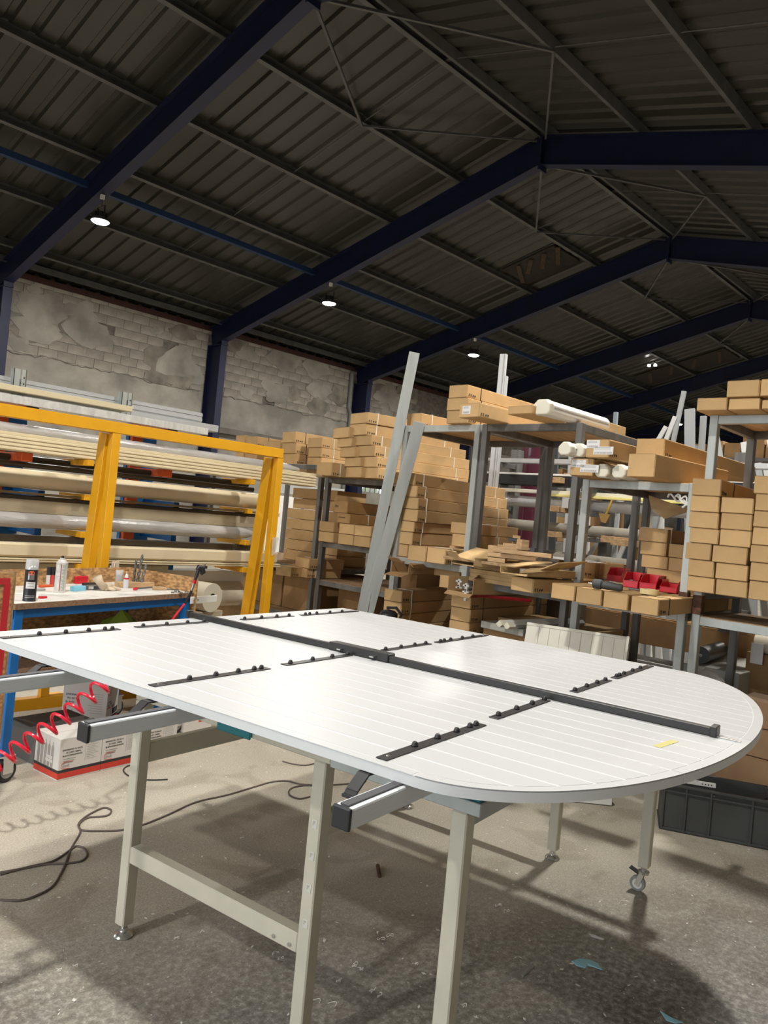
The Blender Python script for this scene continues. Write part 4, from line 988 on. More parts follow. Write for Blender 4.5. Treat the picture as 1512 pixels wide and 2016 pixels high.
# ================================================================== CARTONS
b = B()
for k,x in enumerate((0.0,0.022,0.045,0.068)):
    if k < 2: b.prism([(x,0),(x+0.006,0),(x+0.006,0.016),(x+0.010,0.016),(x+0.003,0.024),(x-0.004,0.016),(x,0.016)],0,0.0008)
    else: b.prism([(x+0.006,0.0),(x+0.009,0.004),(x+0.014,0.010),(x+0.014,0.016),(x+0.007,0.018),(x,0.016),(x,0.010),(x+0.004,0.004)],0,0.0008)
mark_me = b.mesh('handling_marks', ink)
NCART = [0]
def carton(P, w_, h, L, yaw, label, group=None, strap='white', sx=0.13, marks=True, m=None, flap=True, tape=False, writing=None, lab=False, strap2=True):
    NCART[0] += 1
    e = thing('cardboard_carton', label, 'box', P, yaw, group)
    g = 0.0015
    b = B().box(0.003,L,-w_+g,-g,g*0.5,h-g)
    # slightly soft, bulging card
    me = b.mesh('carton_body', m or kraft, bev=min(0.006,h*0.08), seg=2)
    bm = bmesh.new(); bm.from_mesh(me); s = NCART[0]*3.1
    for v in bm.verts:
        v.co += Vector((0.0, 0.004*mnoise.noise(Vector((v.co.x*4+s,v.co.y*9,v.co.z*9))), 0))
    bm.to_mesh(me); bm.free()
    put('carton_body', me, e)
    if flap:
        f1 = B().box(0.0,0.0032,-w_+0.006,-0.006,0.004,h*0.985).build('end_flap', m or kraft, e, bev=0.0012)
        B().box(-0.0006,0.0034,-w_+0.004,-0.004,h-0.0045,h-0.0025).build('flap_gap', kraft_dark, e)
    if strap:
        t = 0.0035 if strap == 'white' else 0.002; sw = 0.008 if strap == 'white' else 0.005
        for x in ((sx, L-0.2) if (strap2 and L > 0.9) else (sx,)):
            b = B(); b.box(x-sw/2,x+sw/2,-w_-t+0.001,-w_+0.003,0.001,h+t*0.6); b.box(x-sw/2,x+sw/2,-w_-t+0.001,0.001+t*0.4,h-0.001,h+t*0.6); b.box(x-sw/2,x+sw/2,-0.002,t*0.4+0.001,0.001,h)
            b.build('strap', white_strap if strap == 'white' else black_strap, e)
    if marks: put('handling_marks', mark_me, e, (0.022,-w_-0.0005,min(0.012,h*0.12)), rot=(PI/2,0,0)).scale = (min(1.0,h/0.085),)*2+(1,)
    if tape: B().box(-0.001,0.0005,-w_/2-0.02,-w_/2+0.02,0.002,h).build('packing_tape', tape_brown, e); 
    if writing:
        for (s_, sz, yy, z_) in writing: text(s_, sz, ink, e, (-0.0012,yy,z_), (PI/2,0,-PI/2), 'handwriting', thick=0.0004)
    if lab:
        for (y0,y1,z0,z1) in lab:
            q = B().box(-0.0016,-0.0002,y0,y1,z0,z1).build('shipping_label', paper, e)
            bb = B(); n = 14; yy = y1-0.008
            while yy > y0+0.012:
                wd = random.choice((0.0015,0.003,0.0045)); bb.box(-0.0022,-0.0015,yy-wd,yy,z0+0.004,z0+(z1-z0)*0.32); yy -= wd+random.choice((0.002,0.003))
            for k in range(2): bb.box(-0.0022,-0.0015,y0+0.02,y1-0.008,z1-0.009-k*0.008,z1-0.006-k*0.008)
            bb.build('label_print', boxgrey, q)
    return e
def ev(yaw): return Vector((math.sin(yaw),-math.cos(yaw),0))
def width_to(P, yaw, px, py):
    d = ray(px,py); e = ev(yaw)     # P + e*w on the vertical plane through the camera and the pixel
    det = e.x*(-d.y)+e.y*d.x
    # P.xy + e w = d t
    return (-P.x*(-d.y) - P.y*d.x)/det
def column(desc, X0, ybot, items, yaw=0.0, L=1.2, zb=None, group=None, cap=None, **kw):
    """items from the bottom up: (x left, x right, y of the top-left corner[, options])"""
    x0 = items[0][0]; z = at_x(x0,ybot,X0).z if zb is None else zb; n = len(items); out = []
    for k, it in enumerate(items):
        o = dict(kw); o.update(it[3] if len(it) > 3 else {})
        X = o.pop('X', X0); yw = o.pop('yaw', yaw); l = o.pop('L', L); lab_ = o.pop('label', None)
        P = at_x(it[0],it[2],X); h = P.z-z
        if h < 0.045: h = 0.085
        w_ = width_to(P,yw,it[1],it[2]); w_ = min(max(w_,0.08),0.6)
        if lab_ is None:
            pos = 'only' if n == 1 else ('bottom' if k == 0 else 'top' if k == n-1 else ordinal(k)+' from bottom')
            lab_ = ('kraft carton, %s in %s' % (pos, desc)) if n > 1 else 'kraft carton %s' % desc
        out.append(carton((P.x,P.y,z), w_, h, l, yw, lab_, group, **o)); z += h
    return out
G1 = 'cartons on the left racks'; G2 = 'cartons on the middle rack'; G3 = 'cartons on the right racks'
# --- two leaning columns on the left rack
column('the right leaning column with white straps', 5.2, 940.5, [(713.8,744,919.8),(711.4,742.4,899.2),(703.5,738.4,877.8),(697,732,858),(689,721,835.7),(690.8,724,814.3)], -0.22, 1.15, zb=zE, group=G1, sx=0.12)
column('the left leaning column of plain ends', 5.22, 939.7, [(681.3,712.2,919),(679,710,900.8),(670,698.7,881),(664.6,693,863.5),(656.7,687.5,842.9)], -0.26, 1.05, zb=zE, group=G1, strap=None, marks=False)
column('lying low in front of the three-carton pile, left of the leaning columns', 5.15, 931.7, [(624,654.3,910)], -0.2, 0.5, zb=zE, group=G1, sx=0.10, strap2=False)
column('the white strapped pile left of the leaning columns', 5.45, 919, [(605.4,633,900),(607.5,633.7,881.7),(607,634.4,862)], -0.12, 0.75, zb=zE+0.012, group=G1, sx=0.16, strap2=False)
column('the black strapped pile behind the right yellow post', 5.4, 911, [(557,583,893),(555.4,583,872),(556.7,582,850)], -0.1, 0.9, zb=zF, group=G1, strap='black', sx=0.14)
column('the pair above the yellow rail, right one', 5.5, 900, [(482.7,506.5,879),(482.7,506.5,859)], -0.08, 0.9, zb=zF, group=G1, strap='black', sx=0.16)
column('the pair above the yellow rail, left one', 5.5, 897, [(464.4,482,876),(464.8,482,857)], -0.08, 0.7, zb=zF, group=G1, strap=None, marks=False)
column('the pair above the yellow rail, between it and the strapped pile', 5.5, 905, [(524,552,886),(524,553,868)], -0.06, 0.7, zb=zF, group=G1, strap=None, marks=False)
# --- middle levels of the left rack
wr1 = [('SRV',0.034,-0.028,0.052)]; wr2 = [('SARRASIN',0.022,-0.012,0.05)]
column('the old taped pair on the left rack', 5.28, 1030, [(664,689.5,1009,dict(tape=False,writing=[('CKRANION',0.02,-0.02,0.05)],label='old brown taped carton with black handwriting, under the one marked SRV')),(657,685.5,984.8,dict(writing=wr1,strap=None,label='old brown taped carton marked SRV in black handwriting'))], -0.05, 1.0, zb=at_x(664,1029,5.28).z, group=G1, sx=0.25, m=mat('old_kraft',(0.36,0.21,0.08),0.45,var=0.15,vscale=6,coat=0.3), marks=False, strap2=False)
zt2 = at_x(664,1029,5.28).z
column('the lower middle pile of the left rack, left pair', 5.28, 1066, [(627.5,657.5,1045),(629,658.5,1025)], -0.02, 0.9, zb=zE2, group=G1, strap=None, marks=False)
hq = (zt2-zE2)/2
for k in range(2):
    for j,(xa,xb) in enumerate(((666,696.5),(697,730))):
        P = at_x(xa,1050,5.26); w_ = width_to(P,0.06,xb,1050)
        carton((P.x,P.y,zE2+k*hq),w_,hq,0.9,0.06,'kraft carton, %s of the wide four-carton block below the SRV carton' % (['lower left','lower right','upper left','upper right'][k*2+j]),G1,strap=None,marks=False)
column('the small pair on the low left shelf', 5.25, 1138, [(575,604.5,1114,dict(X=5.25)),(582,610,1095)], -0.1, 0.45, zb=zE3, group=G1, sx=0.12, strap2=False)
column('with open flaps at the low left, beside the small pair', 5.05, 1140, [(543,575,1112)], 0.12, 0.5, zb=zE3, group=G1, strap=None, m=kraft_torn)
# shaded long cartons deep in the left rack, behind the yellow post
x_ = 5.75
for k in range(7):
    z0 = 1.002+k*0.118; P = at_x(556+ (10 if k == 5 else 0)+(14 if k == 6 else 0),1100,x_); 
    if k == 6: P = at_x(573,1000,x_)
    carton((P.x,P.y,z0),0.9 if k < 6 else 0.75,0.116,0.45,0,'shaded crosswise carton, %s in the dark pile behind the right yellow post' % ('bottom' if k==0 else 'top' if k==6 else ordinal(k)+' from bottom'),G1,strap=None,marks=False,flap=False)
for k in range(3):
    carton((5.75,5.05,0.5+k*0.15),0.3,0.148,0.7,0,'shaded carton low in the left rack behind the bars, %s of three' % ('lowest','middle','topmost')[k],G1,strap='white',marks=False)
# --- top of the middle rack
column('the black strapped pile on top of the middle rack', XF-0.05, 833, [(879.9,921.5,808.6),(880.5,921.5,784.2),(884.3,921.5,758.9)], -0.03, 1.45, zb=zA, group=G2, strap='black', sx=0.17)
column('', 4.5, 820, [(905,945,794.6,dict(label='kraft carton with white label on its end, overhanging the middle rack top',lab=[(-0.115,-0.035,0.025,0.085)]))], -0.1, 0.75, zb=zA+0.001, group=G2, strap=None)
column('', 4.42, 823, [(1000,1048,800,dict(label='plain kraft carton end overhanging the rack top beside the white profile box'))], -0.12, 0.42, zb=zA+0.001, group=G2, strap=None, marks=False)
column('', 5.25, 838, [(1104,1112,806,dict(label='long kraft carton with open flaps at the back right of the rack top'))], 0.0, 0.95, zb=zA, group=G2, strap=None, marks=False)
column('lying behind the leaning bars on the rack top, left end', XF+0.1, 836, [(802,830,814)], -0.1, 0.9, zb=zA, group=G2, strap='white')
def cap_profile(P, L, w_, h, yaw, label, m=white_pl, group=None):
    e = thing('roller_box', label, 'profile', P, yaw, group)
    sec = [( -w_/2+0.02,0),(w_/2-0.02,0),(w_/2,0.02),(w_/2,h-0.03),(w_/2-0.03,h),(-w_/2+0.03,h),(-w_/2,h-0.03),(-w_/2,0.02)]
    b = B(); b.ring([[Vector((0,y,z)) for y,z in sec],[Vector((L,y,z)) for y,z in sec]]); b.build('profile_body', m, e, bev=0.006)
    sec2 = [(y*1.04,h/2+(z-h/2)*1.04) for y,z in sec]
    B().ring([[Vector((-0.012,y*0.9,h/2+(z-h/2)*0.9)) for y,z in sec2],[Vector((0.0,y,z)) for y,z in sec2],[Vector((0.035,y,z)) for y,z in sec2]]).build('end_cap', ivory_pl, e, bev=0.004)
    for k in range(3): B().ring([[Vector((0.006+k*0.010,y*1.012,h/2+(z-h/2)*1.012)) for y,z in sec2],[Vector((0.010+k*0.010,y*1.012,h/2+(z-h/2)*1.012)) for y,z in sec2]]).build('cap_rib', ivory_pl, e)
    B().box(0.05,L-0.02,-w_/2-0.001,-w_/2+0.002,h*0.5-0.004,h*0.5+0.004).build('profile_slot', boxgrey, e)
    return e
P = at_x(1066,822,4.45); cap_profile((P.x,P.y,zA+0.002),0.80,0.13,0.10,-0.02,'long white roller shutter box lying on the rack top')
P = at_x(1085,822,4.95); cap_profile((P.x,P.y,zA+0.002),0.8,0.10,0.07,0.0,'second white roller box behind the long one on the rack top')
# --- tall strapped stack in the middle rack
column('the tall white strapped stack in the middle rack', XF+0.02, 1097, [(764,804,1067.7,dict(strap=None,marks=False)),(772,813,1043.6),(773,816.7,1023),(778,822.8,999.7),(779,824.5,976.5),(776,822,953),(774,818.5,929)], 0.10, 1.55, zb=zA2, group=G2, sx=0.13)
column('of the front pair under the tall strapped stack, left', 4.52, 1098, [(803.9,840.5,1072.8)], 0.12, 0.62, zb=zA2+0.001, group=G2, strap=None, marks=False)
column('of the front pair under the tall strapped stack, right', 4.55, 1100, [(841,878.7,1076)], 0.12, 0.62, zb=zA2+0.001, group=G2, sx=0.10, strap2=False)
column('the low pair behind the middle post', XF+0.12, 1072, [(890,926,1049.6),(888,924,1026.4)], 0.14, 0.9, zb=at_x(890,1075,XF+0.12).z, group=G2, strap='white', sx=0.5)
sup = at_x(890,1075,XF+0.12).z
tag(B().box(0,0.7,-0.30,0,0,sup-zA2-0.001).build('timber_packer', pine, None, (XF+0.2,3.95,zA2), 0.14), 'timber packer lying under the low pair of cartons', 'timber') if sup-zA2 > 0.02 else None
# --- open cartons and offcuts on the work level
def open_box(label, P, w_, h, L, yaw, fl, m=kraft_torn, group=None):
    e = thing('open_carton', label, 'box', P, yaw, group); t = 0.005
    b = B(); b.box(0,L,-w_,0,0,t); b.box(0,L,-w_,-w_+t,0,h); b.box(0,L,-t,0,0,h); b.box(L-t,L,-w_,0,0,h); b.build('carton_body', m, e)
    for k,(x,y,z,dx,dy,dz,wx,wy,wz) in enumerate(fl):
        p = Vector((x,y,z)); q = p+Vector((dx,dy,dz)); s = Vector((wx,wy,wz)); nn = (q-p).cross(s); nn.normalize(); nn *= 0.003
        B().add([p-nn,p+s-nn,q+s-nn,q-nn,p+nn,p+s+nn,q+s+nn,q+nn],[(0,3,2,1),(4,5,6,7),(0,1,5,4),(1,2,6,5),(2,3,7,6),(3,0,4,7)]).build('flap', m, e)
    return e
P = at_x(888,1108,4.45)
open_box('torn flat kraft carton with raised flaps, left of the wood offcuts', (P.x,P.y,at_x(900,1110,4.45).z), 0.28, 0.06, 0.45, -0.30, [(0,-0.02,0.05,0.20,-0.0,0.075,0.02,-0.24,-0.01),(0.0,-0.28,0.06,0.30,-0.10,0.02,0.1,0.02,0.02),(0.1,-0.05,0.06,0.25,-0.1,0.06,0.03,-0.2,0.0),(0,0,0.03,-0.05,0,0.06,0,-0.12,0.0)])
P = at_x(985,1118,4.38)
open_box('torn open kraft carton with white parts inside, in front of the offcuts', (P.x,P.y,at_x(985,1127,4.38).z), 0.26, 0.05, 0.45, -0.22, [(0,-0.25,0.05,-0.10,-0.03,-0.03,0.35,0,0.03),(0.1,-0.26,0.05,0.02,-0.14,0.06,0.3,0.02,0.02),(0.0,-0.01,0.05,0.25,-0.1,0.05,0.02,-0.1,0)])
P = at_x(1022,1118,4.40); smooth_angle(tag(B().tube([(0,0,0.02),(0.06,-0.05,0.022),(0.2,-0.08,0.02)],[0.018,0.016,0.014],10).build('white_fitting', white_pl, None, (P.x+0.05,P.y+0.02,at_x(985,1127,4.38).z+0.006)), 'white plastic fitting lying in the torn carton', 'fitting'))
offs = [(968,1096,4.62,.05,.10,.075),(984,1100,4.66,.05,.07,.085),(1008,1104,4.55,.34,.06,.03),(1012,1090,4.6,.30,.06,.04),(1035,1098,4.55,.36,.05,.028),(1028,1083,4.60,.06,.075,.07),(1004,1078,4.62,.10,.09,.035),(1016,1068,4.66,.05,.06,.06),(978,1110,4.5,.12,.09,.03)]
zoff = at_x(1006,1109,4.58).z
for k,(px,py,X,l,w_,h) in enumerate(offs):
    P = at_x(px,py,X); z = zoff+max(0,round((P.z-zoff)/0.034))*0.034
    o = B().box(-l/2,l/2,-w_/2,w_/2,0,h).build('pine_block', pine, None, (P.x,P.y,z), (-1.1,-0.9,-1.2,-1.0,-1.25,-0.5,-1.0,-0.9,-1.1)[k], bev=0.002)
    tag(o, 'pine offcut, %s' % ['upright block at the left end of the pile','second upright block from the left','long batten in the middle of the pile','batten stacked on the middle one','longest batten reaching right','square drilled block facing the camera','short flat piece on top','small block topmost in the pile','flat piece lying by the torn carton'][k], 'wood block', 'pine offcuts on the rack')
tag(B().box(-0.2,0.45,-0.62,0.02,0,0.02).build('offcut_board', osb_edge, None, (4.62,3.52,zoff-0.0205), 0.0), 'flat board under the pile of pine offcuts', 'board')
for q in range(5): tag(B().box(0,0.7,-0.55,0,0,(zoff-0.0215-zD2)/5-0.0005).build('flat_carton', kraft_torn, None, (4.72+rnd(-.02,.02),3.50+rnd(-.015,.015),zD2+0.001+q*(zoff-0.0215-zD2)/5), rnd(-.05,.05), bev=0.002), 'flattened carton under the offcut board, %s from the bottom'%ordinal(q), 'card', 'flattened cartons under the offcuts')
tag(B().box(-0.02,0.02,-0.03,0.03,0,0.025).build('black_clip', blackp, None, at_x(1010,1066,4.6), 0.3, bev=0.004), 'small black plastic clip on top of the pine offcuts', 'clip')
tag(B().box(-0.02,0.02,-0.02,0.02,0,0.04).build('black_clip', blackp, None, at_x(1049,1089,4.58), 0.3, bev=0.004), 'small black cube at the right end of the pine offcuts', 'clip')
P = at_x(1006.7,1133,4.42)
column('', 4.42, 1161.5, [(1006.7,1051.4,1133,dict(label='kraft carton with pale taped top sticking out below the torn cartons'))], -0.10, 0.9, group=G2, strap=None)
P = at_z(1097,1132,zrt); zq = zrt+0.0015; wq = width_to(P,-0.06,1147,1134)
e = open_box('open kraft carton holding white foam blocks, with papers on top', (P.x,P.y,zq), wq, 0.115, 0.72, -0.06, [(0.0,-wq,0.0,-0.20,-0.03,0.004,-0.02,wq*0.96,0.0)], kraft)
put('handling_marks', mark_me, e, (0.03,-wq-0.0006,0.02), rot=(PI/2,0,0))
B().box(0.16,0.22,-wq-0.001,-wq+0.001,0.001,0.114).build('packing_tape', kraft_dark, e)
for k,(f_,w_,h) in enumerate(((0.18,0.085,0.085),(0.80,0.075,0.080),(0.5,0.055,0.05))): tag(B().box(0,0.3,-w_/2,w_/2,0,h).build('foam_block', foam, None, (P.x+0.03,P.y-0.008-f_*(wq-0.016),zq+0.006), -0.06, bev=0.006), ['white foam block at the left inside the open carton','white foam block at the right inside the open carton','small white foam block between the two in the open carton'][k], 'foam block')
for k in range(2): smooth_angle(tag(B().cyl((-0.07,0,0.014),(-0.005,0,0.014),0.013,12).build('white_tube', white_pl, None, (P.x-0.02,P.y-0.03-0.05*k,zq+0.006), -0.06), ['short white tube end before the open foam carton, left one','short white tube end before the open foam carton, right one'][k], 'tube'))
for k in range(3): tag(B().box(-0.16,0.30,-wq*0.9+0.03*k,0.10+0.05*k,0,0.002).build('paper_sheet', paper, None, (P.x+0.06-0.02*k,P.y+0.0,zq+0.117+0.003*k), (-0.08,0.1,-0.02)[k]), 'white paper sheet lying on the open foam carton, %s of three' % ('lowest','middle','topmost')[k], 'paper')
# --- row of cartons carrying the red bins
zrb = zD2+0.001
for k,(xa,xb,yt) in enumerate(ROWC):
    P = at_x(xa,yt,rowX-0.03*k); w_ = width_to(P,0.04,xb,yt)-0.003
    carton((P.x,P.y,zD2+0.001),w_,0.099,1.42,0.04,['kraft carton with open top flap, left end of the row under the red bins','taped kraft carton, second in the row under the red bins','kraft carton, third in the row under the red bins','kraft carton with a black strap, right end of the row under the red bins'][k],G3,strap='black' if k == 3 else None,marks=k == 3,tape=False,sx=0.16)
# --- lower cartons seen under the work level
zlow = at_x(757,1204,XF).z
def lowstack(desc, xs, tops_, bot, X0, yaw, L, strap, z_floor, group=G2, sx=0.15):
    items = []; 
    P = at_x(xs[0],tops_[0],X0); w_ = width_to(P,yaw,xs[1],tops_[0]); z = P.z; k = 0; hs = []
    zs = [at_x(xs[0],t,X0).z for t in tops_]+[at_x(xs[0],bot,X0).z]
    while zs[-1]-0.1 > z_floor: zs.append(zs[-1]-0.1)
    zs.append(z_floor)
    if zs[-2]-zs[-1] < 0.06: zs.pop(-2)
    n = len(zs)-1
    for k in range(n):
        carton((P.x,P.y-0.004*(k%2),zs[k+1]),w_,zs[k]-zs[k+1],L,yaw,'kraft carton, %s from the top in %s' % (ordinal(k),desc),group,strap=strap if k < 4 else None,marks=k < 4,sx=sx,flap=k < 4)
lowstack('the shaded strapped stack low behind the aluminium bars', (757,792.5), (1158,1181.5), 1204, XF-0.02, 0.12, 1.2, 'white', 0.551)
lowstack('the black strapped stack under the red strip', (888.8,929), (1169.4,1193.5,1220), 1242, XF-0.10, 0.08, 1.3, 'black', 0.551, sx=0.18)
for k,(px) in enumerate((955,1015,1065)):    # long cartons behind that stack, lying crosswise
    P = at_x(px,1180,5.35)
P = at_x(884,1165,XF-0.16)
e = thing('angle_profile', 'thin red angle profile lying across the black strapped stack', 'profile', (P.x,P.y,at_x(888.8,1169.4,XF-0.10).z+0.006), -0.85)
B().box(0,0.62,-0.035,0.0,0,0.003).build('flange', redp, e); B().box(0,0.62,-0.003,0.0,0,0.02).build('flange', redp, e)
P = at_x(772,1099,4.66); open_box('torn open kraft carton under the tall strapped stack', (P.x,P.y,at_x(772,1126,4.66).z), 0.20, 0.09, 0.7, -0.05, [(0,-0.2,0,-0.07,0.0,-0.02,0,0.2,0),(0,-0.2,0.09,0.0,-0.05,-0.03,0.25,0,0),(0.0,0,0.09,-0.03,0.02,0.03,0.0,-0.12,0)], kraft_dark)
carton((4.95,4.2,at_x(772,1126,4.66).z+0.001),0.42,0.085,0.8,0.0,'shaded carton behind the torn one under the tall strapped stack',G2,strap='white')
P = at_x(881,1160,4.62); e = open_box('open kraft carton with white plastic parts poking out, above the red strip', (P.x,P.y,at_x(881,1162,4.62).z), 0.26, 0.11, 0.9, -0.12, [(0,-0.26,0,-0.05,-0.02,-0.02,0,0.26,0),(0,-0.24,0.11,0.02,-0.03,0.03,0.3,0.22,0.0),(0,0,0.02,-0.05,0.04,0,0,0,0.09)], kraft)
for k,(dy,l) in enumerate(((-0.10,0.3),(-0.19,0.34))):
    q = thing('white_bracket', ['white slotted plastic part inside the open carton above the red strip','white hinge shaped part hanging from the open carton above the red strip'][k], 'plastic part', (P.x-0.03*k,P.y+dy,P.z-0.0+ (0.02 if k == 0 else -0.0)))
    b = B(); b.box(0,l,-0.03,0.03,0.0,0.012); b.box(0,0.02,-0.012,0.012,-0.06 if k else 0.0,0.07); b.box(-0.004,0.012,-0.028,0.028,0.045,0.06); b.build('bracket_body', white_pl, q, bev=0.003)
    for z in (0.02,0.052): B().cyl((-0.005,0.0,z),(0.001,0.0,z),0.006,10).build('hole', blackp, q)
# long rails and end caps under the middle rack
for k,(px,py,px2) in enumerate(((985,1226,0),(1000,1230,0))):
    P = at_x(px,py,4.62); cap_profile((P.x,P.y,P.z-0.03),0.9,0.06,0.05,-0.1,['white capped rail behind the cream panel, left one','white capped rail behind the cream panel, right one'][k])
tag(B().box(0,1.0,-0.3,0.1,0,0.05).build('grey_profile_bundle', mat('pale_grey_profile',(0.4,0.4,0.36),0.45), None, (4.75,3.30,at_x(985,1226,4.62).z-0.082), -0.1, bev=0.004), 'pale grey profile bundle carrying the white capped rails', 'profile bundle')
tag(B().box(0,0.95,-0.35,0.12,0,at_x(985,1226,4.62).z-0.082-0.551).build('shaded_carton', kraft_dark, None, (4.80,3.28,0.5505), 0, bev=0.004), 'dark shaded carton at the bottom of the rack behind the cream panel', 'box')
# crosswise cartons in shade behind
for r_ in range(3):
    for c_ in range(3):
        carton((5.12+0.0*c_,3.50-0.26*c_,0.552+0.115*r_),0.25,0.113,0.6,0,'shaded carton, row %s column %s, deep under the open cartons'%(ordinal(r_),ordinal(c_)),G2,strap='black',marks=False,sx=0.02,flap=False)
# black machine at the table edge
P = at_x(765,1212,4.55)
e = thing('router_tool', 'black power tool standing behind the far table edge beside the low cartons', 'tool', (P.x,P.y,P.z-0.06), 0.3)
smooth_angle(B().lathe([(0,0),(0.07,0),(0.075,0.03),(0.07,0.08),(0.05,0.10),(0,0.11)],20).build('motor_body', blackp, e)); smooth_angle(B().tube([(0.03,-0.08,0.02),(0.02,-0.10,0.08),(0,-0.06,0.13),(0.0,0.02,0.12)],0.012,8).build('handle', blackp, e)); B().box(-0.076,-0.065,-0.015,0.015,0.02,0.07).build('switch', steel, e)
tag(B().box(-0.1,0.1,-0.1,0.1,0,P.z-0.061).build('tool_plinth', mat('dark_card',(0.09,0.06,0.035),0.9), None, (P.x,P.y,0), 0.3, bev=0.004), 'dark box under the black power tool', 'box')

# --- red storage bins
def red_bin(label, P, w_, d, h, yaw):
    e = thing('storage_bin', label, 'bin', P, yaw, 'red bins on the carton row'); t = 0.004
    b = B(); b.box(0,d,-w_,0,0,t); b.box(d-t,d,-w_,0,0,h); b.box(0,t,-w_,0,0,h*0.45)
    for y in (0,-w_+t):
        vs = [(0,y,0),(d,y,0),(d,y,h),(d*0.32,y,h),(0,y,h*0.45)]; vs += [(x,yy-t,z) for x,yy,z in vs]
        b.add(vs,[(0,1,2,3,4),(9,8,7,6,5)]+[(i,i+5,(i+1)%5+5,(i+1)%5) for i in range(5)])
    b.build('bin_body', redp, e, bev=0.0015)
    b = B(); b.box(-0.004,0.003,-w_-0.003,0.003,h*0.42,h*0.47); b.box(d*0.32,d+0.003,-0.003,0.006,h-0.006,h); b.box(d*0.32,d+0.003,-w_-0.006,-w_+0.003,h-0.006,h); b.box(d-0.002,d+0.005,-w_-0.004,0.004,h-0.006,h)
    b.build('rim', redp, e, bev=0.001)
    return e
RB = []
for k,(xa,xb,yb,X) in enumerate(((1194,1224.5,1143,4.60),(1225.5,1257,1155,4.55),(1258,1293,1160,4.50),(1298,1334,1165,4.46))):
    P = at_z(xa,yb,zrt); yaw = 0.14; w_ = width_to(P,yaw,xb,yb)-0.006; w_ = min(max(w_,0.09),0.18)
    RB.append(P)
    red_bin(['red storage bin, empty, leftmost of the row','red storage bin filled with small screws','red storage bin, empty, third of the row','lower red storage bin at the right end of the row'][k],(P.x,P.y,zrt+0.0012),w_,0.19,0.098 if k < 3 else 0.078,yaw)
    if k == 1:
        b = B()
        for q in range(90):
            x,y,z = rnd(0.015,0.15),-rnd(0.012,w_-0.012),0.012+rnd(0,0.035); a = rnd(0,6.28)
            b.beam((x,y,z),(x+0.014*math.cos(a),y+0.014*math.sin(a),z+rnd(-.004,.006)),0.005,0.005)
        b.box(0.006,0.164,-w_+0.006,-0.006,0.005,0.02)
        o = b.build('loose_screws', steel, None, (P.x,P.y,zrt+0.0012), yaw, fix=False); o['kind'] = 'stuff'; tag(o,'loose screws filling the second red bin','screws')
# drill, tape, cutter, bits
P = at_z(1190,1162,zrt)
e = thing('cordless_screwdriver', 'dark grey cordless screwdriver lying in front of the red bins', 'drill', (P.x,P.y,zrt+0.001), -1.35); e.scale = (0.72,0.85,0.85)
smooth_angle(B().tube([(-0.02,0,0.032),(0.02,0,0.034),(0.05,0,0.033),(0.13,0,0.030),(0.145,0,0.03)],[0.026,0.030,0.028,0.028,0.022],14).build('grip', mat('charcoal_plastic',(0.05,0.052,0.05),0.55), e))
smooth_angle(B().tube([(-0.10,0.0,0.036),(-0.09,0,0.036),(-0.03,0,0.036),(-0.02,0,0.034)],[0.026,0.036,0.036,0.028],14).build('motor_head', mat('charcoal_plastic',(0.05,0.052,0.05),0.55), e)); B().cyl((-0.14,0,0.034),(-0.10,0,0.034),0.008,8).build('bit', steel, e)
b = B()
for k in range(3): b.box(0.09+k*0.008,0.093+k*0.008,-0.008,0.008,0.0575,0.0605)
b.build('logo_print', white_pl, e)
P = at_z(1278,1170,zrt)
e = thing('tape_roll', 'roll of cream masking tape standing flat on the right carton of the row', 'tape roll', (P.x,P.y,zrt+0.001))
smooth_angle(B().lathe([(0.036,0),(0.055,0),(0.055,0.030),(0.036,0.030),(0.036,0)],32).build('tape_body', rolltape, e), 0.8)
P = at_z(1312,1166,zrt)
e = thing('utility_knife', 'red knife with a black slider beside the masking tape', 'knife', (P.x,P.y,zrt+0.001), -1.25)
B().box(-0.09,0.09,-0.012,0.012,0,0.016).build('handle', redp, e, bev=0.004); B().box(-0.05,0.02,-0.006,0.006,0.016,0.021).build('slider', blackp, e, bev=0.001)
P = at_z(1243,1161,zrt)
for k in range(5): tag(B().beam((0,0,0.006),(0.11,-0.03,0.006),0.009,0.009).build('chisel_bit', steel if k%2 else galv_dark, None, (P.x-0.01*k+0.02,P.y+0.03-0.005*k,zrt+0.001+0.0*k), -1.25+0.02*k), 'loose steel bit between the cordless screwdriver and tape roll, %s from the left' % ordinal(k), 'bit', 'steel bits on the carton row')
# --- lower shelf things on rack D
column('the shaded pile left of the tall right stack', XF+0.28, 1142, [(1274,1352,1117.5,dict(strap=None,marks=False)),(1263,1316,1091,dict(strap=None)),(1261,1313,1064.7,dict(strap=None)),(1258,1316,1037,dict(strap='white',sx=0.07))], 0.06, 0.55, zb=None, group=G3, marks=False, strap2=False)
zu = at_x(1274,1142,XF+0.28).z
for k,(yt,yb) in enumerate(((1091,1117.5),(1064.7,1091))):
    P = at_x(1317,yt+3,XF+0.28); z0 = at_x(1263,yb,XF+0.28).z; z1 = at_x(1263,yt,XF+0.28).z
    carton((P.x,P.y,z0),0.16,z1-z0,0.5,0.06,'kraft carton, %s of the right half of the shaded pile beside the tall stack'%('lower','upper')[k],G3,strap=None,marks=False)
tag(B().box(0,0.55,-0.40,0.06,0,zu-zD2-0.001).build('shelf_packer', kraft_dark, None, (XF+0.30,at_x(1274,1142,XF+0.28).y,zD2), 0.06, bev=0.003), 'flat dark packing layer under the shaded pile', 'packing') if zu-zD2 > 0.015 else None
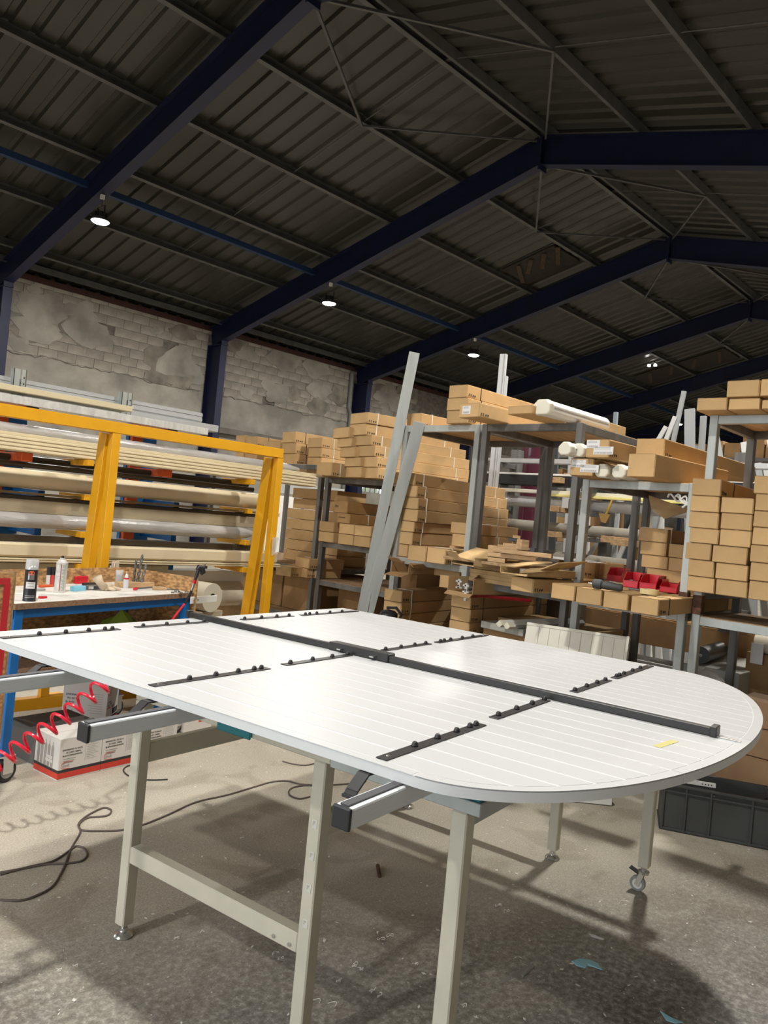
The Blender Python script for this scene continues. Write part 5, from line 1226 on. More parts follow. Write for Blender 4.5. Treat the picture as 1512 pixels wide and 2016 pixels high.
# --- top of rack D
yw = 0.10
P = at_x(1120,936,4.55); z0 = zD+0.001
carton((4.55,P.y,z0),width_to(Vector((4.55,P.y,0)),yw,1168,930),0.115,0.95,yw,'kraft carton with two shipping labels, lower one at the left end of the shelf',G3,strap=None,marks=False,lab=[(-0.11,-0.012,0.055,0.105),(-0.20,-0.075,0.025,0.075)])
P2 = at_x(1151,905,4.52)
carton((4.52,P2.y,z0+0.117),width_to(Vector((4.52,P2.y,0)),-0.05,1197,905),0.118,0.95,-0.05,'kraft carton with two shipping labels, upper one tilted on the shelf end',G3,strap=None,marks=True,lab=[(-0.10,-0.006,0.06,0.112),(-0.20,-0.06,0.020,0.07)])
for k,(px,py,X,zz_) in enumerate(((1112,895,4.47,0.125),(1138,893,4.55,0.125),(1186,922,4.60,0.0),(1220,922,4.62,0.0))):
    P = at_x(px,py,X)
    cap_profile((X,P.y,z0+zz_),0.95 if k > 1 else 0.6,0.095,0.085,0.0,['ivory ribbed roller box end, leftmost above the labelled carton','ivory ribbed roller box end, second above the labelled carton','ivory ribbed roller box end, left one low on the shelf','ivory ribbed roller box end, right one low on the shelf'][k],white_pl,'roller boxes on the low rack')
P = at_x(1233,938,4.50); carton((4.50,P.y,z0),width_to(Vector((4.50,P.y,0)),-0.10,1288.6,930),0.145,0.95,-0.10,'creased kraft carton with a dented end, middle of the low rack top',G3,strap=None,marks=False,flap=True)
P = at_x(1247,900,4.72); carton((4.74,P.y,z0+0.146),width_to(Vector((4.72,P.y,0)),-0.02,1305,890),0.125,1.6,-0.02,'very long kraft carton lying on the creased one, its side running back right',G3,strap=None,marks=True)
for k,(px,py,r0) in enumerate(((1327,980,0.0),(1340,984,0.4),(1352,992,0.9))):   # clips hanging under the shelf
    P = at_x(px,py,XF+0.02); a = r0; c = [P+Vector((0,0.04*math.cos(t+a),0.025*math.sin(2*(t+a)))) for t in [k2*0.5 for k2 in range(10)]]
    smooth_angle(tag(B().tube(c,0.006,6).build('plastic_hook', white_pl, None), ['white plastic hook hanging under the low shelf, left one','white plastic hook hanging under the low shelf, middle one','white plastic hook hanging under the low shelf, right one'][k], 'hook'))
P = at_x(1290,985,XF+0.3)
tag(B().prism([(0,0),(0.30,-0.03),(0.16,-0.16),(0.05,-0.10)],0,0.004).build('card_flap', kraft_torn, None, (P.x,P.y+0.05,P.z+0.03), -0.9), 'torn card flap hanging under the low shelf', 'card').rotation_euler = (0.9,0.2,-1.3)
# --- tall stack on the right rack: two full columns and a third cut by the frame
GR = 'cartons of the tall right stack'
column('the left column of the tall right stack', XF-0.10, 1162, [(1353,1409,1132.5),(1355,1408,1100),(1350,1402,1067),(1358,1416.5,1038),(1356.6,1416.5,1006),(1359.7,1418,974.7),(1363,1422,941,dict(strap='black',sx=0.25,marks=True))], 0.05, 0.80, group=GR, strap=None, marks=False, zb=at_x(1353,1163,XF-0.1).z)
column('the middle column of the tall right stack', XF-0.10, 1171.5, [(1410,1474,1139),(1409,1475,1107),(1403,1474,1072.5),(1417.5,1481,1041),(1420,1483,1009),(1420,1486,977.8)], 0.04, 0.80, group=GR, strap=None, marks=False, zb=at_x(1353,1163,XF-0.1).z)
column('the picture edge column of the tall right stack', XF-0.10, 1174.7, [(1475,1545,1142),(1477.5,1545,1106),(1477.5,1545,1071.6),(1482,1548,1037),(1484,1550,1005),(1487,1552,971.6),(1485,1550,935.6)], 0.03, 0.80, group=GR, strap=None, marks=False, zb=at_x(1353,1163,XF-0.1).z)
zst = at_x(1353,1163,XF-0.1).z
cr = [o for o in bpy.data.objects if o.name == 'shelf_rack.003'][0]
B().box(0.06,0.70,-1.31,-0.003,zst-0.008,zst-0.001).build('shelf_board', osb_edge, cr)
for y in (-0.045,-1.31): B().box(0.05,0.67,y,y+0.04,zst-0.05,zst-0.008).build('side_beam', galv_dark, cr, bev=0.002)
column('the lower row on top of the right rack, left one', XF-0.16, 813.7, [(1372,1433,784)], 0.03, 0.75, zb=zC, group=G3, strap=None, marks=False)
column('the lower row on top of the right rack, second one', XF-0.16, 815, [(1434.7,1498,785)], 0.03, 0.75, zb=zC, group=G3, strap=None, marks=False)
column('the lower row on top of the right rack, cut by the picture edge', XF-0.16, 817, [(1500,1565,787)], 0.03, 0.75, zb=zC, group=G3, strap=None, marks=False)
zt_ = at_x(1372,784,XF-0.16).z
for k,(xa,xb) in enumerate(((1431.6,1497),(1498,1562))):
    P = at_x(xa,749.7,XF-0.14); carton((P.x,P.y,zt_+0.002),width_to(P,0.03,xb,750),at_x(1431.6,749.7,XF-0.14).z-zt_-0.002,0.75,0.03,'kraft carton, %s on the uppermost row of the right rack'%('left one','right one')[k],G3,strap=None,marks=False)

# --- two aluminium flat bars leaning on the middle rack
def lean_bar(label, base, topp, w_, th, roll, name='aluminium_bar'):
    base, topp = Vector(base), Vector(topp); d = (topp-base).normalized(); L = (topp-base).length
    # face turned towards -X/-Y
    f = Vector((-math.cos(roll),-math.sin(roll),0)); sd = d.cross(f).normalized(); nn = sd.cross(d)
    e = thing(name, label, 'bar', base, 0)
    b = B(); c = d*(L/2); b.obox(c, d*(L/2), sd*(w_/2), nn*(th/2)); b.build('bar_body', galv, e, bev=0.002)
    b = B()
    for s in (1,-1): b.obox(c+nn*(-th/2+0.0)+sd*(s*(w_/2-0.004)), d*(L/2-0.002), sd*0.004, nn*0.003)
    b.build('bar_lip', galv, e)
def floor_ray(x0,y0,x1,y1, Xb):    # extend the pixel line of a bar down to the floor at depth Xb
    lo_, hi_ = 0.0, 6.0
    for _ in range(60):
        t = (lo_+hi_)/2; p = at_x(x0+(x1-x0)*t, y0+(y1-y0)*t, Xb)
        if p.z > 0: lo_ = t
        else: hi_ = t
    return p
T1 = at_x(816,694,4.70); t1m = at_x(801,838,4.74)
bpt = floor_ray(818,693,713,1195,4.02); 
def bar_from(pt_top, pt_low, Xt, label, w_, Xb):
    # the bar's centre line lies in the plane seen through both pixels; rests on floor at Xb and on the beam front at Xt
    p1 = at_x(*pt_top, Xt); base = floor_ray(pt_top[0],pt_top[1],pt_low[0],pt_low[1],Xb)
    lean_bar(label, base, p1, w_, 0.022, 0.80)
bar_from((816,694),(715,1195),4.80,'longer aluminium flat bar leaning on the middle rack, reaching above it',0.088,4.60)
bar_from((826,831),(727,1195),4.775,'shorter aluminium flat bar leaning on the middle rack, right of the longer one',0.098,4.66)
# profile standing behind the rack, above the cartons
P = at_x(985,760,6.3); e = thing('standing_profile', 'grey profile standing upright behind the cartons of the middle rack', 'profile', (6.3,P.y,0), 0.3)
zt2_ = at_x(985,697,6.3).z; B().box(0,0.04,-0.035,0.035,0,zt2_).build('profile_body', silver, e, bev=0.003); B().box(0.0,0.04,-0.062,-0.036,0,zt2_-0.22).build('profile_web', silver, e, bev=0.003); B().box(-0.004,0,-0.02,-0.012,0,zt2_-0.005).build('groove_line', boxgrey, e)
# --- cream grooved panel leaning behind the table
pa, pb = Vector((4.174,2.42,0)), Vector((4.50,2.02,0))
TL_, TR_ = at_x(1038.5,1223.4,4.58), at_x(1239.7,1256.5,4.78)
b0 = floor_ray(1038.5,1223.4,1022,1330,4.30); b1 = floor_ray(1239.7,1256.5,1231.5,1302,4.45)
TLv, TRv = TL_, TR_; wv = TRv-TLv; zmean = (TLv.z+TRv.z)/2
TLv = Vector((TLv.x,TLv.y,zmean)); TRv = Vector((TRv.x,TRv.y,zmean)); wv = TRv-TLv; Wp = wv.length
ang = math.atan2(wv.y,wv.x); nrm = Vector((math.sin(ang),-math.cos(ang),0))    # towards the room
if nrm.x > 0: nrm = -nrm
tilt = 0.28; Hp = zmean/math.cos(tilt)
base = TLv+nrm*(zmean*math.tan(tilt)); base.z = 0.0
e = thing('grooved_panel', 'cream grooved shutter panel leaning on the rack behind the table', 'panel', base, 0)
e.rotation_euler = (0,0,ang)
sub = {}
sgn = 1 if Vector((-math.sin(ang),math.cos(ang),0)).dot(nrm) < 0 else -1     # local +y points away from the room?
def pan(b, nm, m_, bev=0.0015): 
    o = b.build(nm, m_, e, bev=bev); o.rotation_euler = (-tilt*sgn,0,0) ; return o
pan(B().box(0,Wp,0 if sgn>0 else -0.03,0.03 if sgn>0 else 0,0.004,Hp), 'panel_core', cream_leaf)
f0, f1 = (-0.004,0.0) if sgn > 0 else (0.0,0.004)
nbp = 9
for k in range(nbp): pan(B().box(0.02+(Wp-0.04)*k/nbp+0.002,0.02+(Wp-0.04)*(k+1)/nbp-0.002,f0,f1,0.03,Hp-0.022), 'board', cream_leaf, 0.001)
pan(B().box(0,Wp,f0-0.001,f1+0.001,Hp-0.018,Hp+0.001), 'edge_strip', cream_leaf, 0.001); pan(B().box(Wp-0.016,Wp+0.002,-0.031,0.034,0.004,Hp+0.001), 'edge_strip', cream_leaf, 0.001)
# white profile box end lying on the floor behind the table
P = at_z(1205,1588,0); e = thing('floor_profile', 'white profile box lying on the floor behind the table, dark underneath', 'profile', (P.x,P.y,0), 2.30)
B().box(0,0.75,-0.10,0.0,0.004,0.06).build('profile_body', white_pl, e, bev=0.004); B().box(0,0.75,-0.2,-0.10,0.004,0.052).build('dark_side', blackp, e, bev=0.003)
# --- grey plastic crate
P0c, P1c = at_z(1297,1632,0), at_z(1505,1673,0)
ca = math.atan2(P1c.y-P0c.y,P1c.x-P0c.x)
Lc, Dc, Hc = 0.58, 0.30, 0.262
e = thing('plastic_crate', 'dark grey ribbed plastic crate on the floor at the lower right', 'crate', (P0c.x,P0c.y,0), ca)
b = B(); t = 0.008; b.box(0,Lc,0,Dc,0.004,0.012); b.box(0.006,Lc-0.006,0.008,0.008+t,0.012,Hc); b.box(0.006,Lc-0.006,Dc-t-0.008,Dc-0.008,0.012,Hc); b.box(0.008,0.008+t,0.008,Dc-0.008,0.012,Hc); b.box(Lc-t-0.008,Lc-0.008,0.008,Dc-0.008,0.012,Hc); b.build('crate_body', greybin, e)
b = B(); b.box(-0.004,Lc+0.004,-0.006,0.014,Hc-0.014,Hc); b.box(-0.004,Lc+0.004,Dc-0.014,Dc+0.006,Hc-0.014,Hc); b.box(-0.004,0.014,0,Dc,Hc-0.014,Hc); b.box(Lc-0.014,Lc+0.004,0,Dc,Hc-0.014,Hc); b.build('rim', greybin, e, bev=0.002)
B().box(0.0,Lc,-0.002,0.008,Hc-0.046,Hc-0.038).build('upper_ledge', greybin, e, bev=0.001); B().box(0.0,Lc,-0.002,0.008,0.008,0.018).build('base_ledge', greybin, e, bev=0.001)
for f in (0.02,0.22,0.44,0.80,0.98): B().box(Lc*f-0.005,Lc*f+0.005,-0.004,0.008,0.012,Hc-0.012).build('rib', greybin, e, bev=0.001)
for k in range(6): B().cyl((Lc*0.46,-0.0025,Hc-0.026-0.0*k),(Lc*0.46,-0.001,Hc-0.026),0.004,8).build('emblem', galv_dark, e) if k == 0 else None
Q = Vector((P0c.x,P0c.y,0))
def crate_pt(x,y,z): return Q+Vector((math.cos(ca),math.sin(ca),0))*x+Vector((-math.sin(ca),math.cos(ca),0))*y+Vector((0,0,z))
o = tag(B().box(0,0.24,-0.008,0.008,0,0.022).build('perforated_rail', white_pl, None, crate_pt(0.04,0.06,Hc+0.0005), ca+0.06), 'white perforated rail lying across the grey crate rim', 'rail'); 
for k in range(4): B().cyl((0.17+k*0.016,-0.0085,0.011),(0.17+k*0.016,-0.0075,0.011),0.004,8).build('hole', blackp, o)
tag(B().box(0.02,Lc-0.03,0.03,Dc-0.03,0.0,0.06).build('black_parts', blackp, None, crate_pt(0,0,0.0125), ca, bev=0.01), 'black plastic parts lying in the grey crate', 'parts')
o = tag(B().box(0,0.36,-0.03,0.03,0,0.004).build('black_strip', blackp, None, crate_pt(0.34,0.10,Hc-0.14), ca+0.5), 'black strip sticking up out of the grey crate', 'strip'); o.rotation_euler = (0,-0.42,ca+0.45)
# --- brown boxes on the floor under the right rack
for k,(y,z0,h,w_,x,lab_) in enumerate(((1.68,0.0,0.36,0.5,5.02,'brown box on the floor under the right rack, lowest'),(1.66,0.361,0.17,0.5,5.03,'brown box under the right rack, middle of the pile of three'),(1.64,0.532,0.16,0.46,5.06,'brown box under the right rack, the one on top of the pile'))):  # same brown card for all three boxes
    carton((x,y,z0),w_,h,0.35,0.02,lab_,G3,strap=None,marks=False,m=mat('brown_card',(0.30,0.185,0.10),0.85,var=0.1,vscale=5))
carton((4.86,1.42,0.0),0.45,0.30,0.30,-0.25,'brown box with a raised flap between the crate and the right rack pile',G3,strap=None,marks=False,m=mat('brown_card',(0.30,0.185,0.10),0.85)) if False else None
# ================================================================== CROSS RACK BEHIND (long profiles lying across the hall)
XR = 7.2
e = thing('cantilever_rack', 'grey cantilever rack behind the carton racks, its profiles lying across', 'rack', (XR+0.35,4.0,0))
for y in (5.1,3.9,2.6,1.3):
    B().box(-0.06,0.06,y-4.0-0.05,y-4.0+0.05,0,2.5).build('upright', galv_dark, e, bev=0.003)
    for z in (2.32,2.08,1.84,1.58,1.22,0.7): B().box(-0.55,-0.06,y-4.0-0.035,y-4.0+0.035,z-0.05,z-0.001).build('arm', galv_dark, e, bev=0.002)
def cross(name, label, m, cat, z0, z1, y0, y1, x=XR, dep=0.12, rnd_=False, group=None):
    o = thing(name, label, cat, (x,(y0+y1)/2,z0), 0, group); L = (y1-y0)/2; h = z1-z0
    if rnd_: smooth_angle(B().cyl((h/2,-L,h/2),(h/2,L,h/2),h/2,18).build('roll_body', m, o))
    else: B().box(0,dep,-L,L,0,h).build('profile_body', m, o, bev=0.003)
    return o
XG = lambda x,y: at_x(x,y,XR).z
cross('metal_profile','silver profile lying across behind the middle rack, highest visible',silver,'profile',2.322,2.37,1.5,5.3)
cross('dark_profile','wide black profile lying across behind the middle rack',darkbox,'profile',2.082,2.19,1.4,5.4,dep=0.2)
cross('white_profile','thin white profile on the edge of the wide black one',white_pl,'profile',2.191,2.212,1.4,5.3,dep=0.08)
cross('yellow_profile','pale yellow square profile lying across behind the low rack',yelprof,'profile',1.972,1.995,1.6,4.45,x=XR-0.03,dep=0.05)
cross('ivory_profile','ivory profile under which the yellow one lies, behind the low rack',ivory_pl,'profile',1.997,2.035,1.5,5.3,dep=0.12)
cross('bubble_wrapped_roll','roll in shining bubble wrap lying across behind the low rack',bubble,'roll',1.842,1.962,1.5,5.2,rnd_=True,x=XR+0.02)
cross('grey_profile','grey flat profile beneath the bubble wrapped roll',galv_dark,'profile',1.80,1.838,1.5,5.2,x=XR-0.02) if False else None
cross('taupe_roll','taupe fabric roll lying across at mid height behind the low rack',taupe,'roll',1.582,1.70,1.5,5.1,rnd_=True)
cross('taupe_roll','shiny taupe wrapped roll lying lowest behind the low rack',mat('taupe_wrapped',(0.30,0.27,0.22),0.2,bump=0.6,bscale=30,coat=0.4),'roll',1.222,1.40,1.5,5.1,rnd_=True)
cross('cream_roll','cream roll lying across under the red bin row, far behind',cream,'roll',0.99,1.05,0.4,4.0,rnd_=True,x=6.4)
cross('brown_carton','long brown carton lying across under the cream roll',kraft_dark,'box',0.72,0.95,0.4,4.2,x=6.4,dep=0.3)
cross('black_roll','black roll lying across low behind the galvanised posts',blackp,'roll',0.20,0.34,0.9,3.5,rnd_=True,x=6.3)
cross('grey_profile','grey wrapped profile lying across below the brown carton',mat('pale_grey_profile',(0.4,0.4,0.36),0.45),'profile',0.50,0.58,0.6,4.0,x=6.4,dep=0.3)
cross('grey_profile','pale grey profile lowest under the racks, behind the cream panel',mat('pale_grey_profile',(0.4,0.4,0.36),0.45),'profile',0.02,0.12,0.8,4.0,x=6.2,dep=0.3)
e = thing('low_stand', 'grey low stand carrying the long brown carton behind the right racks', 'rack', (6.4,2.2,0))
for y in (-1.6,0.0,1.7):
    B().box(0.32,0.40,y-0.04,y+0.04,0,1.1).build('upright', galv_dark, e)
    for z in (0.985,0.715,0.495,0.195): B().box(-0.1,0.32,y-0.03,y+0.03,z-0.045,z-0.001).build('arm', galv_dark, e)
# wood ends and pallet blocks seen between profiles
for k,(px,py,X) in enumerate(((1090,950,7.1),(1088,1007,7.1),(1083,1057,7.1),(1195,1068,6.7),(1215,1074,6.7))):
    P = at_x(px,py,X); tag(B().box(0,0.3,-0.07,0.07,0,0.06).build('pine_beam', pine, None, P, 0.0, bev=0.003), ['pine beam end under the black cross profile','pine beam end beside the bubble wrapped roll','pine beam end below the taupe roll','pallet block behind the low rack, left one','pallet block behind the low rack, right one'][k], 'beam')
# dark filler cartons, added to block the view of lit floor under the racks
def block(x0,x1,y0,y1,z0,z1,lab_,m_=kraft_dark): tag(B().box(0,x1-x0,0,y1-y0,0,z1-z0).build('filler_carton', m_, None, (x0,y0,z0), bev=0.006), lab_, 'box', 'filler cartons deep under the racks')
for k,(y0,y1) in enumerate(((4.82,5.12),(5.14,5.44),(5.46,5.78))): block(5.5,6.4,y0,y1,0.003,0.43,'dark filler carton on the floor under the left rack, %s from the right'%ordinal(k))
for k,(y0,y1) in enumerate(((4.82,5.03),(5.37,5.78))): block(5.55,6.4,y0,y1,0.502,0.502+0.40,'dark filler carton on the lowest left rack shelf, %s from the right'%ordinal(k))
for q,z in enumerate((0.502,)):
    for k,(y0,y1) in enumerate(((6.0,6.6),(6.62,7.2),(7.22,7.8))): block(5.5,6.3,y0,y1,z,z+(0.40,0.38,0.30)[k],'dark filler carton behind the yellow rack, %s shelf, %s from the right'%('lowest',ordinal(k)))
for k,(y0,y1) in enumerate(((6.0,6.6),(6.62,7.2),(7.22,7.8))): block(5.5,6.3,y0,y1,0.003,0.42,'dark filler carton on the floor behind the yellow rack, %s from the right'%ordinal(k))
for k,(y0,y1) in enumerate(((3.70,4.02),(4.04,4.32))): block(4.95,5.7,y0,y1,0.003,0.47,'dark filler carton on the floor under the middle rack, %s from the right'%ordinal(k))
for k,(y0,y1) in enumerate(((2.80,3.12),(3.14,3.50))): block(4.95,5.7,y0,y1,0.003,0.47,'dark filler carton on the floor behind the cream panel, %s from the right'%ordinal(k))
block(5.62,6.4,4.80,5.04,zE3+0.002,zE3+0.30,'dark filler carton on the low left rack shelf nearest the aluminium bars')
block(5.95,6.25,3.35,4.6,0.0,1.16,'long dark filler crate standing behind the middle racks',mat('filler_crate',(0.09,0.06,0.035),0.9))  # added to cover a gap onto the bright floor beyond
# hanging yellow hook
P = at_x(1205,985,7.0); P2 = at_x(1192,1016,7.0)
tag(B().tube([P,P.lerp(P2,.5),P2],[0.012,0.016,0.012],8).build('brass_hook', mat('brass',(0.55,0.36,0.08),0.35,metal=0.6), None), 'yellow hook hanging from the pale yellow profile', 'hook')
P = at_x(1192,1012,6.98); tag(B().prism([(-0.06,0),(0.06,0),(0.02,-0.09),(-0.03,-0.08)],0,0.02).build('card_tag', mat('ochre_card',(0.30,0.18,0.05),0.8), None, P), 'ochre card tag hanging below the yellow hook', 'tag').rotation_euler = (PI/2,0,-PI/2)
tag(B().box(-0.003,0.003,-0.035,0.035,0,0.11).build('label_strip', paper, None, at_x(1112,1000,7.08)), 'pale paper strip hanging from the yellow profile', 'strip')
# vertical sheets stored behind, in white, grey and blue-grey
cols = [mat('sheet_white',(0.58,0.58,0.56),0.5), mat('sheet_grey',(0.36,0.37,0.37),0.5), mat('sheet_bluegrey',(0.26,0.31,0.34),0.5), mat('sheet_dark',(0.05,0.055,0.06),0.5)]
def sheets(n, x, y0, dy, z0, h, lean, label, group, ms=(0,0,1,2,1,3), wd=0.07):
    y = y0
    for k in range(n):
        w_ = wd*rnd(0.6,1.2); o = B().box(-0.02,0.02,-w_/2,w_/2,0,h*rnd(0.85,1.08)).build('leaning_profile', cols[ms[k % len(ms)]], None, (x+rnd(-.05,.05),y,z0), 0, bev=0.002)
        o.rotation_euler = (lean+rnd(-.05,.05),0.05,rnd(-.1,.1)); tag(o, label+', %s from the left' % ordinal(k), 'profile', group); y -= dy*rnd(0.8,1.2)
sheets(16, 8.6, 5.5, 0.15, 0.02, 2.9, -0.05, 'tall pale profile standing far behind the middle rack', 'profiles standing behind the middle rack', (0,2,1,3,0,1))
sheets(14, 8.8, 3.9, 0.17, 0.02, 1.75, -0.12, 'pale profile standing far behind the low rack', 'profiles standing behind the low rack', (1,0,1,2,0))
sheets(17, 7.6, 2.35, 0.085, 0.02, 2.75, -0.24, 'white profile leaning in the row behind the right rack', 'profiles leaning behind the right rack', (0,0,1,0,3,1,0), 0.08)
# burgundy wrapped bundle
P = at_x(1046,905,8.0); e = thing('wrapped_bundle', 'burgundy film wrapped bundle standing behind the corner post', 'bundle', (8.0,P.y,0)); smooth_angle(B().tube([(0,0,0),(0,0,1.2),(0.0,0,2.62)],0.13,14).build('bundle_body', burg, e))
tag(B().box(0,0.4,-0.5,0.5,0,2.45).build('brown_partition', kraft_dark, None, (9.4,4.9,0)), 'tall brown carton far behind the middle rack', 'box')
# far storage racks along the hall
def far_rack(x, y0, y1, zs, label):
    e = thing('storage_rack', label, 'rack', (x,y0,0)); 
    for y in (0,(y1-y0)/2,y1-y0):
        B().box(-0.04,0.04,y-0.04,y+0.04,0,zs[-1]+0.02).build('post', navy, e); B().box(0.86,0.94,y-0.04,y+0.04,0,zs[-1]+0.02).build('post', navy, e)
    for z in zs: B().box(-0.03,0.93,0,y1-y0,z-0.06,z).build('shelf', galv_dark, e)
    return e
far_rack(15.0, 3.6, 9.6, (1.4,2.6,3.3), 'tall dark storage rack far down the hall')
colr = [kraft_dark, mat('far_red_bin',(0.35,0.01,0.02),0.4), kraft, kraft_dark]
gname = ['dark carton on the far storage rack','red bin on the far storage rack','kraft carton on the far storage rack','dark carton on the far storage rack']
k = 0
shn = {3.301:'top',2.601:'middle',1.401:'low'}; cnts = {}
for z, st, en in ((3.301,7.9,9.4),(3.301,4.2,6.0),(2.601,3.7,9.3),(1.401,3.7,9.3)):
    y = st
    while y < en:
        w_ = rnd(0.22,0.45); h = rnd(0.2,0.55); c = 1 if (z < 3 and 4.0 < y < 6.2) else (k % 4 if k % 4 != 1 else 0)
        if c == 1: h = 0.26
        kk = (z,gname[c]); cnts[kk] = cnts.get(kk,0)+1
        q = tag(B().box(0.05,0.6,0,w_-0.03,0,h).build(['storage_carton','storage_bin'][c == 1], colr[c], None, (15.0,y,z), 0, bev=0.005), gname[c]+', %s shelf, %s from the right' % (shn[z], ordinal(cnts[kk]-1)), 'bin' if c == 1 else 'box', gname[c]+'s'); y += w_; k += 1
        if c == 1: B().box(0.044,0.05,0.03,w_-0.06,0.1,0.17).build('bin_label', paper, q)
for k2,(px,py0,py1,lx,X) in enumerate(((1300,840,880,-0.25,8.2),(1318,820,880,-0.35,8.2),(1335,770,880,-0.30,8.5),(1358,805,890,0.0,8.4))):
    a, b_ = at_x(px+(12 if lx else 0),py0,X), at_x(px-(12 if lx else 0),py1,X); d = (a-b_); a2 = b_-d*(b_.z/d.z)
    o = thing('standing_profile', ['thin white strip leaning between the racks, leftmost','thin white strip leaning between the racks, second','long grey strip leaning highest beside the far lamp','broad grey profile standing upright right of the far lamp'][k2], 'profile', a2)
    B().beam((0,0,0), a-a2, 0.05 if k2 < 3 else 0.11, 0.03, (1,0,0)).build('profile_body', cols[0] if k2 < 2 else cols[1], o, bev=0.002)
# things on and under the lower right shelf
P = at_x(1380,1290,5.6)
e = thing('cable_reel', 'black round reel end low under the right rack', 'reel', (5.6,P.y,P.z)); smooth_angle(B().cyl((0,0,0),(0.5,0.05,0),0.06,22).build('reel_body', blackp, e), 0.7); B().cyl((-0.006,0,0),(0,0,0),0.012,10).build('hub', steel, e)
tag(B().box(-0.1,0.75,-0.3,0.1,0,P.z-0.061).build('shelf_block', mat('pale_grey_profile',(0.4,0.4,0.36),0.45), None, (5.6,P.y,0), bev=0.005), 'pale block under the black reel end', 'block')
P = at_x(1395,1335,5.0); bm = bmesh.new(); bmesh.ops.create_icosphere(bm, subdivisions=3, radius=1)
for v in bm.verts: v.co = Vector((v.co.x*0.10,v.co.y*0.13,max(-0.9,v.co.z)*0.17*(1+0.35*mnoise.noise(v.co*2.7))))
me = bpy.data.meshes.new('film_bag'); bm.to_mesh(me); bm.free(); me.materials.append(clearbag)
for p_ in me.polygons: p_.use_smooth = True
tag(put('film_bag', me, None, (5.15,P.y+0.05,0.63)), 'crumpled clear film bag under the right rack beside the posts', 'bag')
tag(B().box(-0.12,0.2,-0.2,0.2,0,0.50).build('bag_box', mat('brown_card',(0.30,0.185,0.10),0.85), None, (5.2,P.y+0.02,0)), 'brown box under the crumpled film bag', 'box') 
e = thing('yellow_carton', 'ochre yellow carton with a flap behind the right rack posts', 'box', (6.0,1.55,0.38)); B().box(0,0.6,-0.8,0.45,0,0.22).build('carton_body', mat('ochre_carton',(0.45,0.24,0.05),0.7), e, bev=0.004); B().box(-0.004,0.0,-0.3,0.2,0.14,0.17).build('flap', mat('ochre_light',(0.60,0.36,0.12),0.7), e)
tag(B().box(0,0.6,-0.8,0.45,0,0.378).build('pale_base', mat('pale_grey_profile',(0.4,0.4,0.36),0.45), None, (6.0,1.55,0)), 'pale block carrying the ochre yellow carton', 'block')
for k,(y,l_) in enumerate(((1.75,'clear plastic box with black holes on the ochre carton, left one'),(1.40,'clear plastic box on the ochre carton, right one'))):
    e = thing('clear_box', l_, 'box', (6.02,y,0.601)); B().box(0,0.2,-0.14,0.14,0,0.16).build('box_shell', clear, e, bev=0.01); 
    for q in range(3): B().cyl((-0.002,-0.08+q*0.07,0.04),(0.004,-0.08+q*0.07,0.04),0.012,10).build('hole', blackp, e)
e = thing('white_tag_roll', 'beige roll end with a hanging white label under the right rack shelf', 'roll', (5.75,1.72,0.97)); smooth_angle(B().cyl((0,-1.3,0),(0,0.05,0),0.07,20).build('roll_body', mat('beige_paper',(0.60,0.54,0.42),0.6), e),0.8); B().box(-0.075,-0.072,-0.02,0.06,-0.14,0.0).build('hanging_label', paper, e)
for x_,z_ in ((5.75,0.895),): tag(B().box(-0.1,0.1,-1.35,0.1,0,0.9-0.605).build('roll_carton', kraft_dark, None, (5.82,1.72,0.603)), 'dark carton supporting the labelled roll', 'box')
for k in range(2): tag(B().beam((0,0,0),(0,-0.25,0.95),0.05,0.03,(1,0,0)).build('timber_strut', pine, None, (6.9,1.55-0.35*k,0.02)), 'slanting timber strut behind the right rack, %s one'%('left','right')[k], 'timber')
# ================================================================== FLOOR: cables, shavings, rags
def cable(px_pts, r, m, label, z=None):
    P = [at_z(x,y,0.0) for x,y in px_pts]; pts = []
    n = len(P)
    for i in range(n-1):     # catmull-rom
        p0,p1,p2,p3 = P[max(i-1,0)],P[i],P[i+1],P[min(i+2,n-1)]
        for k in range(6):
            t = k/6; pts.append(0.5*((2*p1)+(p2-p0)*t+(2*p0-5*p1+4*p2-p3)*t*t+(3*p1-p0-3*p2+p3)*t**3))
    pts.append(P[-1])
    pts = [Vector((p.x,p.y,r*1.02)) for p in pts]
    return smooth_angle(tag(B().tube(pts, r, 6).build('floor_cable', m, None), label, 'cable'))
cable([(0,1720),(45,1712),(90,1704),(130,1702),(160,1697),(171,1685),(165,1672),(150,1668),(140,1674),(105,1697),(60,1708),(0,1724)],0.0045,cable_br,'brown cable loop on the floor at the left picture edge')
cable([(0,1774),(40,1775),(75,1764),(105,1745),(125,1710),(140,1672),(158,1640),(154,1625),(165,1612),(185,1600),(205,1592),(219,1597),(212,1607),(190,1610),(172,1612),(158,1622),(156,1632),(165,1637),(200,1638),(240,1636),(280,1626),(330,1606),(370,1587),(400,1577),(450,1566),(500,1551),(535,1541),(565,1539),(590,1545),(618,1547)],0.0045,cable_br,'long brown cable winding across the floor past the front table leg')
cable([(610,1570),(590,1574),(572,1568),(569,1558),(580,1551),(600,1548),(625,1548),(680,1545),(720,1540)],0.0045,cable_br,'brown cable looping on the floor behind the middle table leg')
cable([(330,1536),(300,1537),(275,1535),(252,1528),(243,1518),(250,1510),(268,1506),(300,1498),(345,1484),(390,1468),(412,1460)],0.004,rubber,'black cable on the floor beside the sealant boxes')
cable([(556,1500),(575,1505),(600,1508),(620,1504)],0.004,cable_br,'short brown cable end on the bright floor under the table')
cable([(1130,1925),(1140,1935),(1150,1945)],0.0005,cable_br,'') if False else None
